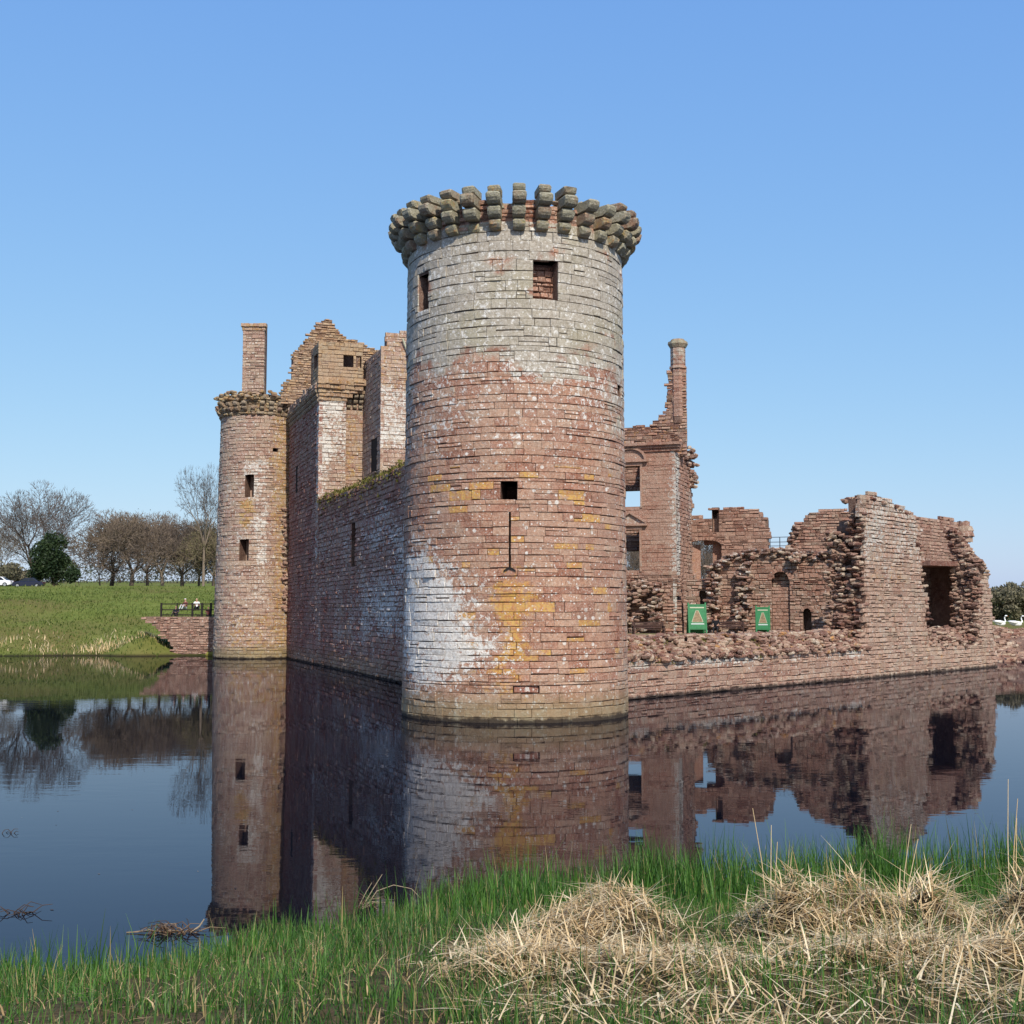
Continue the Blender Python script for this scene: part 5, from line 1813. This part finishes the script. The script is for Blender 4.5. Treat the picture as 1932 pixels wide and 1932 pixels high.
# ------------------------------------------------------------------ trees
def tree(name, label, base, H, W, seed, levels=7, ang=(16, 34), tr=.3, pale=.4, bud=.3, leaves=0, first=.22, ratio=.78, bare=1, lean=(0, 0), twig=.03, group="trees beyond the moat"):
    """forking bare tree: trunk and main limbs in one mesh, the fan of branches and twigs in the crown"""
    rnd = random.Random(seed)
    t_ = thing(name, label, "tree", base, group)
    tm_, cm = MB(), MB()
    tips = []

    def grow(p, d, L, r, lv):
        segs = 4 if lv == 0 else (3 if lv < 5 else 2)
        pts, rad = [Vector(p)], [r]
        dd = Vector(d)
        wob = .05 if lv == 0 else .11
        for i in range(segs):
            dd = (dd + Vector((rnd.gauss(0, wob), rnd.gauss(0, wob), rnd.gauss(0, wob * .6) + .035 * (lv > 1)))).normalized()
            pts.append(pts[-1] + dd * (L / segs)); rad.append(max(r * (1 - .32 * (i + 1) / segs), .004))
        low = lv <= bare
        tn = clamp(pale + rnd.uniform(-.2, .2)) if low else clamp((bud if lv > levels - 3 else .2 + .3 * pale) + rnd.uniform(-.2, .2))
        if lv >= levels - 2:
            s_ = dd.cross(Vector((rnd.uniform(-.4, .4), 1, 0)))
            s_ = (s_ if s_.length > .1 else Vector((1, 0, 0))).normalized() * max(twig, r)
            V = []
            for i, a in enumerate(pts):
                k = 1 - .55 * i / segs
                V += [tuple(a - s_ * k), tuple(a + s_ * k)]
            cm.add(V, [(2 * i, 2 * i + 1, 2 * i + 3, 2 * i + 2) for i in range(segs)], (0, 0, 0, tn))
        else:
            (tm_ if low else cm).tube(pts, rad, 7 if lv < 2 else (5 if lv < 4 else 3), (0, 0, 0, tn), cap=False)
        if lv >= levels:
            tips.append(pts[-1]); return
        nk = (4 if lv == 0 else (3 if rnd.random() < .45 else 2))
        ph = rnd.uniform(0, 6.28)
        for k in range(nk):
            an = ph + 2 * math.pi * k / nk + rnd.uniform(-.5, .5)
            th = R_(rnd.uniform(*ang)) * (1.25 if lv == 0 else 1)
            s1 = dd.cross(Vector((0, 0, 1))) if abs(dd.z) < .95 else Vector((1, 0, 0))
            s1.normalize(); s2 = dd.cross(s1)
            nd_ = (dd * math.cos(th) + (s1 * math.cos(an) + s2 * math.sin(an)) * math.sin(th)).normalized()
            grow(pts[-1], nd_, L0 * ratio ** (lv + 1) * rnd.uniform(.7, 1.2), rad[-1] * (.70 if nk > 2 else .80), lv + 1)
        for q in range(2 if lv > 1 else 1):      # side shoots
            if lv and rnd.random() < .75 and lv + 2 <= levels:
                i = rnd.randint(1, segs - 1) if segs > 1 else 1
                an = rnd.uniform(0, 6.28); th = R_(rnd.uniform(30, 60))
                s1 = dd.cross(Vector((0, 0, 1))) if abs(dd.z) < .95 else Vector((1, 0, 0))
                s1.normalize(); s2 = dd.cross(s1)
                nd_ = (dd * math.cos(th) + (s1 * math.cos(an) + s2 * math.sin(an)) * math.sin(th)).normalized()
                grow(pts[i], nd_, L0 * ratio ** (lv + 2) * rnd.uniform(.7, 1.1), rad[i] * .5, lv + 2)
    L0 = H * .30
    b0_ = Vector(base) - Vector((0, 0, .3))
    dd0 = Vector((lean[0], lean[1], 1)).normalized()
    grow(b0_, dd0, H * first / .78, tr, 0)
    zs_ = np.array([v[2] for v in cm.v]); xs_ = np.array([v[0] for v in cm.v])
    kz = H / (zs_.max() - base[2]); wx = np.percentile(np.abs(xs_ - base[0]), 98); kx = (W / 2) / wx
    for mm in (tm_, cm):
        mm.v = [(base[0] + (v[0] - base[0]) * kx, base[1] + (v[1] - base[1]) * kx, base[2] - .3 + (v[2] - base[2] + .3) * kz) for v in mm.v]
    if leaves:
        tp = [(base[0] + (v[0] - base[0]) * kx, base[1] + (v[1] - base[1]) * kx, base[2] - .3 + (v[2] - base[2] + .3) * kz) for v in tips]
        for k in range(leaves):
            c = Vector(rnd.choice(tp)) + Vector((rnd.gauss(0, .22), rnd.gauss(0, .22), rnd.gauss(0, .2)))
            sz = rnd.uniform(.05, .12)
            q = [tuple(c + Vector((rnd.uniform(-sz, sz), rnd.uniform(-sz, sz), rnd.uniform(-sz, sz)))) for _ in range(3)]
            cm.add(q, [(0, 1, 2)], (0, 0, 0, clamp(bud + rnd.uniform(-.15, .3))))
    tm_.obj("trunk", M['bark'], t_, True)
    cm.obj("crown", M['twig'], t_)
    return t_


def plant_at(vx, vtop, depth):
    p = on_y(vx, vtop, depth)
    zb_ = gz(p.x, depth)
    return (p.x, depth, zb_), p.z - zb_


PXM = 1 / FPX
for vx, vt, dp_, wpx, sd, nm, lab, kw in (
    (62, 901, 188, 225, 3, "bare_tree", "largest bare tree with wide fan of branches behind the blue car", dict(levels=8, ang=(14, 33), tr=.52, pale=.1, bud=.22, first=.13, twig=.024)),
    (192, 1005, 200, 85, 5, "bare_tree", "small bare tree standing between the evergreen bush and the wood", dict(levels=7, tr=.2, bud=.5, first=.2)),
    (214, 970, 192, 155, 8, "budding_tree", "broad brown budding tree on the left of the rounded clump", dict(levels=8, ang=(22, 46), tr=.32, pale=.15, bud=.62, leaves=3000, first=.16)),
    (252, 960, 186, 165, 9, "budding_tree", "tallest brown budding tree in the middle of the rounded clump", dict(levels=8, ang=(22, 46), tr=.36, pale=.3, bud=.62, leaves=3000, first=.16)),
    (282, 964, 194, 155, 10, "budding_tree", "dense budding tree at the back of the rounded clump", dict(levels=8, ang=(22, 46), tr=.32, pale=.2, bud=.58, leaves=3000, first=.16)),
    (310, 966, 184, 140, 12, "budding_tree", "pale trunked budding tree on the right of the rounded clump", dict(levels=8, ang=(20, 42), tr=.38, pale=.95, bud=.5, leaves=1400, bare=3, first=.16)),
    (346, 980, 186, 140, 14, "budding_tree", "reddish budding tree between the rounded clump and the tallest tree", dict(levels=8, ang=(20, 44), tr=.32, pale=.7, bud=.6, leaves=2000, first=.16)),
    (388, 873, 178, 92, 21, "bare_tree", "tall thin crowned bare tree rising beside the gate tower", dict(levels=7, ang=(16, 38), tr=.6, pale=.75, bud=.12, first=.30, lean=(-.03, 0), bare=3)),
    (378, 975, 188, 120, 22, "budding_tree", "olive budding tree in front of the tallest tree's trunk", dict(levels=8, ang=(22, 46), tr=.3, pale=.5, bud=.75, leaves=2600, first=.14)),
    (404, 985, 182, 110, 23, "budding_tree", "olive budding tree half hidden behind the gate tower", dict(levels=8, ang=(20, 44), tr=.3, pale=.6, bud=.85, leaves=2600, first=.14)),
    (4, 985, 230, 90, 31, "bare_tree", "faint bare tree at the edge of the picture above the hedge", dict(levels=7, tr=.25, bud=.75)),
    (1332, 985, 175, 95, 41, "bare_tree", "bare tree seen through the broken windows of the east range", dict(levels=8, tr=.3, bud=.4)),
    (1198, 1010, 170, 80, 43, "bare_tree", "bare tree seen through the pedimented window beside the round tower", dict(levels=8, tr=.25, bud=.4))):
    b, h = plant_at(vx, vt, dp_)
    tree(nm, lab, b, h, wpx * dp_ * PXM, sd, **kw)


def leafy(name, label, cat, base, rx, rz_, n, mat, size, seed, group=None, ry=None, dome=.5, trunk=True):
    rn = np.random.default_rng(seed)
    t_ = thing(name, label, cat, base, group)
    nc = 26
    ca_ = rn.normal(size=(nc, 3)); ca_ /= np.linalg.norm(ca_, axis=1)[:, None]
    ca_ *= (rn.random(nc) ** .4)[:, None] * .78
    rc = rn.uniform(.22, .42, nc)
    k = rn.integers(0, nc, n)
    d = rn.normal(size=(n, 3)); d /= np.linalg.norm(d, axis=1)[:, None]
    c = ca_[k] + d * (rc[k] * rn.random(n) ** .33)[:, None]
    c[:, 2] = np.where(c[:, 2] < -.9, -.9, c[:, 2])
    C = np.stack([base[0] + c[:, 0] * rx * (1 - .25 * c[:, 2]), base[1] + c[:, 1] * (ry or rx), base[2] + rz_ * dome + c[:, 2] * rz_ * .55], -1)
    a = rn.normal(size=(n, 3)); a /= np.linalg.norm(a, axis=1)[:, None]
    b_ = np.cross(a, rn.normal(size=(n, 3))); b_ /= np.linalg.norm(b_, axis=1)[:, None]
    s = size * rn.uniform(.5, 1.4, n)[:, None]
    V = np.stack([C - a * s, C - b_ * s * .5, C + a * s, C + b_ * s * .5], 1).reshape(-1, 3)
    F = np.arange(4 * n).reshape(n, 4)
    al = np.clip(rn.random(n) * .5 + .5 * rn.random(nc)[k], 0, 1)
    T = np.zeros((4 * n, 4)); T[:, 3] = np.repeat(al, 4)
    o = mesh_np("crown", V, F, mat, T)
    o.parent = t_; o.matrix_parent_inverse = world_of(t_).inverted()
    if trunk:
        m = MB()
        for q in range(4):
            an = q * 1.6
            m.tube([Vector(base) + Vector((.15 * math.cos(an), .15 * math.sin(an), -.2)), Vector(base) + Vector((rx * .15 * math.cos(an), rx * .15 * math.sin(an), rz_ * .35))], [.16, .05], 6, (0, 0, 0, .3))
        m.obj("trunk", M['bark'], t_)
    return t_


b, h = plant_at(106, 1012, 177); leafy("evergreen_bush", "dense dark evergreen bush beside the blue car", "bush", b, 3.9, h, 12000, M['leafdark'], .20, 5)
for i, (vx, vt, dpt, rx, lab) in enumerate(((10, 1060, 200, 4.5, "brownish hedge at the picture edge behind the white car"), (40, 1072, 205, 3.5, "low brown hedge under the largest bare tree"))):
    b, h = plant_at(vx, vt, dpt); leafy("hedge", lab, "hedge", b, rx, h, 3500, M['scrub'], .22, 60 + i, "hedges beyond the meadow")
for i, (vx, vt, dpt, rx, lab) in enumerate(((1886, 1108, 150, 3.4, "hazy olive willow scrub rising behind the ruined wall"), (1925, 1092, 152, 3.6, "tallest willow scrub at the right edge of the picture"), (1975, 1098, 150, 3.4, "willow scrub just past the right edge of the picture"))):
    if i == 2: continue
    b, h = plant_at(vx, vt, dpt); leafy("willow_scrub", lab, "shrub", b, rx, h, 6000, M['scrub'], .20, 70 + i, "willow scrub on the right bank")
# far wood along the skyline, one mass
n = 34000
x = rng.uniform(-190, 200, n); y = rng.uniform(300, 330, n)
zt_ = far_z(x, y); hgt = 3.4 + 1.2 * np.sin(x * .05) + .8 * np.sin(x * .21)
C = np.stack([x, y, zt_ + rng.random(n) * hgt], -1)
a = rng.normal(size=(n, 3)) * .16; b_ = rng.normal(size=(n, 3)) * .13
V = np.stack([C - a, C - b_, C + a, C + b_], 1).reshape(-1, 3)
T = np.zeros((4 * n, 4)); T[:, 3] = np.repeat(rng.random(n), 4)
o = mesh_np("far_hedgerow", V, np.arange(4 * n).reshape(n, 4), M['farhedge'], T)
tag(o, "distant hedgerow along the skyline of the meadow", "hedgerow", kind="stuff")

# ------------------------------------------------------------------ grasses
def strips(P0, D, Hh, Wd, bend, sag, seg, al, name, mat, label, cat, up=None, pw=1.6):
    """P0 base (n,3), D horizontal heading (n,2), Hh length, bend: how far the tip leans, sag: droop"""
    n = len(P0)
    ts = np.linspace(0, 1, seg + 1)
    side = np.stack([-D[:, 1], D[:, 0], np.zeros(n)], -1)
    fwd = np.stack([D[:, 0], D[:, 1], np.zeros(n)], -1)
    vs_ = []
    for t_ in ts:
        c = P0 + fwd * (Hh * bend * t_ ** pw)[:, None]
        c[:, 2] += Hh * ((np.sqrt(np.clip(1 - (bend * .8) ** 2, .05, 1)) if up is None else up) * t_ - sag * t_ ** 2)
        wv = Wd * (1 - .9 * t_ ** 1.5)
        vs_ += [c - side * wv[:, None], c + side * wv[:, None]]
    V = np.stack(vs_, 1).reshape(-1, 3)
    k = 2 * (seg + 1)
    base = (np.arange(n) * k)[:, None]
    F = np.concatenate([base + np.array([2 * i, 2 * i + 1, 2 * i + 3, 2 * i + 2]) for i in range(seg)], 0)
    T = np.zeros((n * k, 4)); T[:, 3] = np.repeat(al, k)
    o = mesh_np(name, V, F, mat, T)
    return tag(o, label, cat, kind="stuff")


def heading(n):
    a = rng.uniform(0, 2 * np.pi, n)
    return np.stack([np.cos(a), np.sin(a)], -1)


def straw_d(x, y):
    s = np.zeros_like(x)
    for mx, my, sx_, sy_, h in MOUNDS:
        s = s + (1.0 if h > .2 else .55) * np.exp(-((x - mx) / (sx_ * 1.0)) ** 2 - ((y - my) / (sy_ * .95)) ** 2)
    s = s + .30 * np.clip((x + .6) / .9, 0, 1) * np.clip((10.9 - y) / 1.2, 0, 1)
    return np.clip(s, 0, 1)


def patch(x, y, f):
    return .5 + .5 * np.sin(x * f + 1.3 * np.sin(y * f * .7)) * np.sin(y * f * .9 + 1.1 * np.sin(x * f * .6 + 2))


# tall fresh sedge along the water
n = 52000
x = rng.uniform(-8, 10, n); dist = rng.gamma(2.0, .75, n) - .45
y = shore(x) - dist
keep = rng.random(n) < (np.interp(x, [-3, -1.2, -.3], [.34, .45, 1.0]) * (1 - .92 * straw_d(x, y)) * (.10 + .9 * patch(x, y, 2.3) ** 1.3) * (y > 6))
mud = np.exp(-((x + 2.1) / .7) ** 2 - ((y - (shore(x) - .7)) / .8) ** 2)
keep &= rng.random(n) > mud * .85
x, y, dist = x[keep], y[keep], dist[keep]; n = len(x)
H_ = (.16 + .52 * rng.random(n) ** 1.4) * np.clip(1.05 + .08 * x, .80, 1.45) * (.65 + .6 * patch(x + 5, y, 3.7)) * np.clip(1.15 - .16 * np.abs(dist - .4), .5, 1.1)
z = np.where(dist > 0, near_z(x, y), -.12 + 0 * x)
al = np.clip(rng.normal(.5, .2, n), 0, .94); al = np.where(rng.random(n) < .05, 1.0, al)
strips(np.stack([x, y, z - .02], -1), heading(n), H_, rng.uniform(.005, .011, n), rng.beta(1.5, 4, n) * .9, rng.beta(1.2, 6, n) * .35, 4, al, "sedge", M['blade'], "tall fresh green sedge along the near water's edge", "sedge")
# short grass over the bank
n = 90000
x = rng.uniform(-6, 8, n); y = rng.uniform(5.2, 17, n)
keep = (y < shore(x) - .1) & (np.abs(x) < y * .46 + .6) & (rng.random(n) < (1 - .25 * straw_d(x, y) * (y > 9.2)) * (.2 + .8 * patch(x, y, 3.1)))
x, y = x[keep], y[keep]; n = len(x)
H_ = (.05 + .27 * rng.random(n) ** 1.6) * (.6 + .8 * patch(x + 3, y, 1.7))
al = np.clip(rng.normal(.30, .2, n) + .35 * patch(x, y, 1.1), 0, .95); al = np.where(rng.random(n) < .14, 1.0, al)
strips(np.stack([x, y, near_z(x, y) - .01], -1), heading(n), H_, rng.uniform(.003, .0065, n), rng.beta(2, 3, n), rng.beta(1.2, 4, n) * .4, 3, al, "short_grass", M['blade'], "short green grass covering the near bank", "grass")
# dry straw: matted stalks lying over the mounds
n = 95000
x = rng.uniform(-1.6, 7, n); y = rng.uniform(6, 14, n)
keep = (y < shore(x)) & (np.abs(x) < y * .46 + .6) & (rng.random(n) < straw_d(x, y) ** 1.4 * np.where(y < 9.2, .12 + .75 * patch(x, y, 2.7) ** 1.5, 1.0))
x, y = x[keep], y[keep]; n = len(x)
lay_ = rng.random(n)
an_ = 2.6 * np.sin(x * 2.3 + 1.7 * np.sin(y * 1.9)) + 2.0 * np.sin(y * 2.7 + x) + rng.normal(0, .65, n)
hd = np.stack([np.cos(an_), np.sin(an_)], -1)
L_ = .08 + .34 * rng.random(n) ** 1.3
z = near_z(x, y) + lay_ * .13
al = np.clip(rng.normal(.66, .22, n) * (.35 + .75 * lay_), 0, 1)
bend = np.where(rng.random(n) < .12, rng.uniform(.15, .8, n), np.clip(rng.normal(1.02, .14, n), .4, 1.22))
strips(np.stack([x, y, z], -1), hd, L_, rng.uniform(.0035, .009, n), bend, rng.uniform(0, .25, n) + .25 * (rng.random(n) < .2), 4, al, "dry_straw", M['straw'], "matted heaps of pale dry reed straw on the near bank", "straw", up=np.where(bend < .75, .8, rng.normal(.10, .22, n)), pw=1.12)
# broad bleached blades lying crosswise on top
n = 2600
x = rng.uniform(-1.4, 6.5, n); y = rng.uniform(6, 13, n)
keep = (np.abs(x) < y * .46 + .6) & (rng.random(n) < straw_d(x, y) ** 1.2)
x, y = x[keep], y[keep]; n = len(x)
strips(np.stack([x, y, near_z(x, y) + .10 + .06 * rng.random(n)], -1), heading(n), rng.uniform(.15, .5, n), rng.uniform(.0045, .0085, n), np.clip(rng.normal(.95, .2, n), .3, 1.2), rng.uniform(0, .2, n), 4, np.clip(rng.normal(.85, .15, n), 0, 1), "bleached_reed_blades", M['straw'], "broad bleached reed blades lying across the straw heaps", "reed blades", up=rng.normal(.18, .25, n), pw=1.08)
# thin litter of dead stalks elsewhere
n = 7000
x = rng.uniform(-6, 7, n); y = rng.uniform(5.5, 16, n)
keep = (y < shore(x) - .15) & (np.abs(x) < y * .46 + .6) & (rng.random(n) < .35 + .65 * patch(x, y, 1.9))
x, y = x[keep], y[keep]; n = len(x)
strips(np.stack([x, y, near_z(x, y) + .02], -1), heading(n), rng.uniform(.05, .24, n), rng.uniform(.003, .008, n), np.clip(rng.normal(1.1, .12, n), .7, 1.22), rng.uniform(.1, .5, n), 3, rng.beta(1.3, 2.6, n) * .7, "dead_stalks", M['straw'], "dead brown stalks littered through the near grass", "stalks")
# grasses of the far bank
n = 26000
x = rng.uniform(-75, -20, n); y = 114.2 + rng.beta(1, 1.6, n) * 52
keep = (far_z(x, y) > .02) & ~((x > -32.5) & (y < 119) & (x < -20))
x, y = x[keep], y[keep]; n = len(x)
strips(np.stack([x, y, far_z(x, y) - .03], -1), heading(n), rng.uniform(.12, .4, n), rng.uniform(.03, .08, n), rng.beta(2, 3, n), rng.uniform(0, .3, n), 2, np.clip(rng.normal(.32, .2, n) + .4 * patch(x, y, .25), 0, .96), "meadow_grass", M['meadow'], "green grass tufts on the far left bank", "grass")
n = 5200
x = rng.uniform(-75, -32, n); y = 114.6 + rng.gamma(2.2, 1.2, n) + 1.6 * np.sin(x * .13)
keep = (far_z(x, y) > .05) & (rng.random(n) < patch(x, y * .3, .8) ** 1.5)
x, y = x[keep], y[keep]; n = len(x)
strips(np.stack([x, y, far_z(x, y) - .03], -1), heading(n), rng.uniform(.3, .85, n), rng.uniform(.02, .05, n), rng.beta(2, 2, n), rng.uniform(0, .4, n), 3, rng.beta(3, 2, n) * .9, "dry_bank_grass", M['straw'], "pale dry grass fringe along the far left waterline", "grass")


# ------------------------------------------------------------------ single reeds, clumps and flotsam
def clump(name, label, loc, stems, mat, cat, group=None):
    t_ = thing(name, label, cat, loc, group)
    for pts, r, a in stems:
        m = MB(); m.tube([Vector(loc) + Vector(p) for p in pts], [r * (1 - .5 * i / (len(pts) - 1)) for i in range(len(pts))], 5, (0, 0, 0, a))
        m.obj("stalk", mat, t_)
    return t_


def stand(vx, vbase, vtop, dx, depth):
    """a free-standing stalk that rises from the bank at vx"""
    p = on_y(vx, vbase, depth); q = on_y(vx, vtop, depth)
    H = q.z - p.z
    return p, H


for vx, vb, vt, dxs, dpt, lab in ((1448, 1660, 1525, (-.12, .02, .05), 12.2, "cluster of upright dry reed stalks left of the largest straw heap"),
                                  (1700, 1640, 1555, (.10, .14), 12.4, "pair of leaning dry reed stalks above the middle of the straw"),
                                  (1905, 1700, 1470, (.02, .08, .05), 11.8, "tall thin pale reed stalks at the right edge of the bank")):
    p = on_y(vx, vb, dpt); H = on_y(vx, vt, dpt).z - p.z
    z0 = float(near_z(np.array(p.x), np.array(dpt)))
    stems = []
    for k, dx in enumerate(dxs):
        hh = (H + p.z - z0) * (1 - .16 * k)
        stems.append(([(.03 * k, 0, 0), (.03 * k + dx * .4, .02, hh * .5), (.03 * k + dx * 1.1, .03 * k, hh)], .006, random.uniform(.6, 1)))
    clump("dry_reed", lab, (p.x, dpt, z0), stems, M['straw'], "reed", "upright dry reeds")
# broken reed tuft in the shallows
p = on_z(690, 1712)
stems = []
for k in range(26):
    an = random.uniform(0, 6.28); L = random.uniform(.15, .45); up_ = random.uniform(.05, .9)
    stems.append(([(random.gauss(0, .1), random.gauss(0, .06), -.02), (math.cos(an) * L * .4, math.sin(an) * L * .3, .04 + L * .4 * up_), (math.cos(an) * L * 1.0, math.sin(an) * L * .6, .03 + L * .55 * up_)], .006, random.random()))
stems.append(([(0, 0, 0), (.15, 0, .22), (.38, 0, .30), (.62, .05, .24), (.74, .05, .12)], .007, .95))
stems.append(([(-.05, 0, 0), (.1, .0, .25), (.22, .02, .44)], .008, .95))
stems.append(([(-.1, 0, 0), (.0, .0, .2), (.08, .02, .33)], .007, .9))
clump("broken_reed_tuft", "broken tuft of bent reeds in the shallows at the bank's edge", tuple(p), stems, M['debris'], "reeds")
for vx, vy, sz, lab, nn in ((322, 1760, 1.0, "brown raft of floating reed debris on the water", 46), (28, 1722, .8, "sparse drowned twigs poking from the water at the picture edge", 14), (12, 1572, .5, "small dark floating twig far out on the water", 5)):
    p = on_z(vx, vy); stems = []
    for k in range(nn):
        an = random.gauss(.15, .5) + (math.pi if random.random() < .5 else 0); L = random.uniform(.1, .42) * sz
        c = (random.gauss(0, .16) * sz, random.gauss(0, .07) * sz)
        lift = random.uniform(0, .12) * sz
        stems.append(([(c[0], c[1], .0), (c[0] + math.cos(an) * L * .5, c[1] + math.sin(an) * L * .5, .02 + lift), (c[0] + math.cos(an) * L, c[1] + math.sin(an) * L, .01 + lift * random.uniform(0, 1.4))], .007, random.random() * (.75 if nn > 20 else .3)))
    if nn > 20: stems.append(([(.25, 0, 0), (.36, 0, .08), (.42, 0, .17)], .013, .95)); stems.append(([(-.55, -.02, .01), (-.2, 0, .02), (.1, 0, .03)], .008, .7))
    clump("floating_debris", lab, tuple(p), stems, M['debris'], "debris", "flotsam on the moat")

# specks of seed and leaf drifting on the water
n = 420
x = rng.uniform(-22, 26, n); y = rng.uniform(17, 60, n)
keep = (np.abs(x) < y * .43) & (np.hypot(x - TC[0], y - TC[1]) > 5.2) & (y < 56 - np.abs(x) * .2)
x, y = x[keep], y[keep]; n = len(x)
r_ = rng.uniform(.008, .03, n)
an_ = rng.uniform(0, 6.28, n)
V = np.stack([np.stack([x + r_ * np.cos(an_ + k * 1.57) * (1.6 if k % 2 else .7), y + r_ * np.sin(an_ + k * 1.57) * (1.6 if k % 2 else .7), np.full(n, .005)], -1) for k in range(4)], 1).reshape(-1, 3)
T = np.zeros((4 * n, 4)); T[:, 3] = np.repeat(rng.random(n), 4)
o = mesh_np("leaf_litter", V, np.arange(4 * n).reshape(n, 4), M['debris'], T)
tag(o, "specks of leaf and seed drifting on the moat", "litter", kind="stuff")
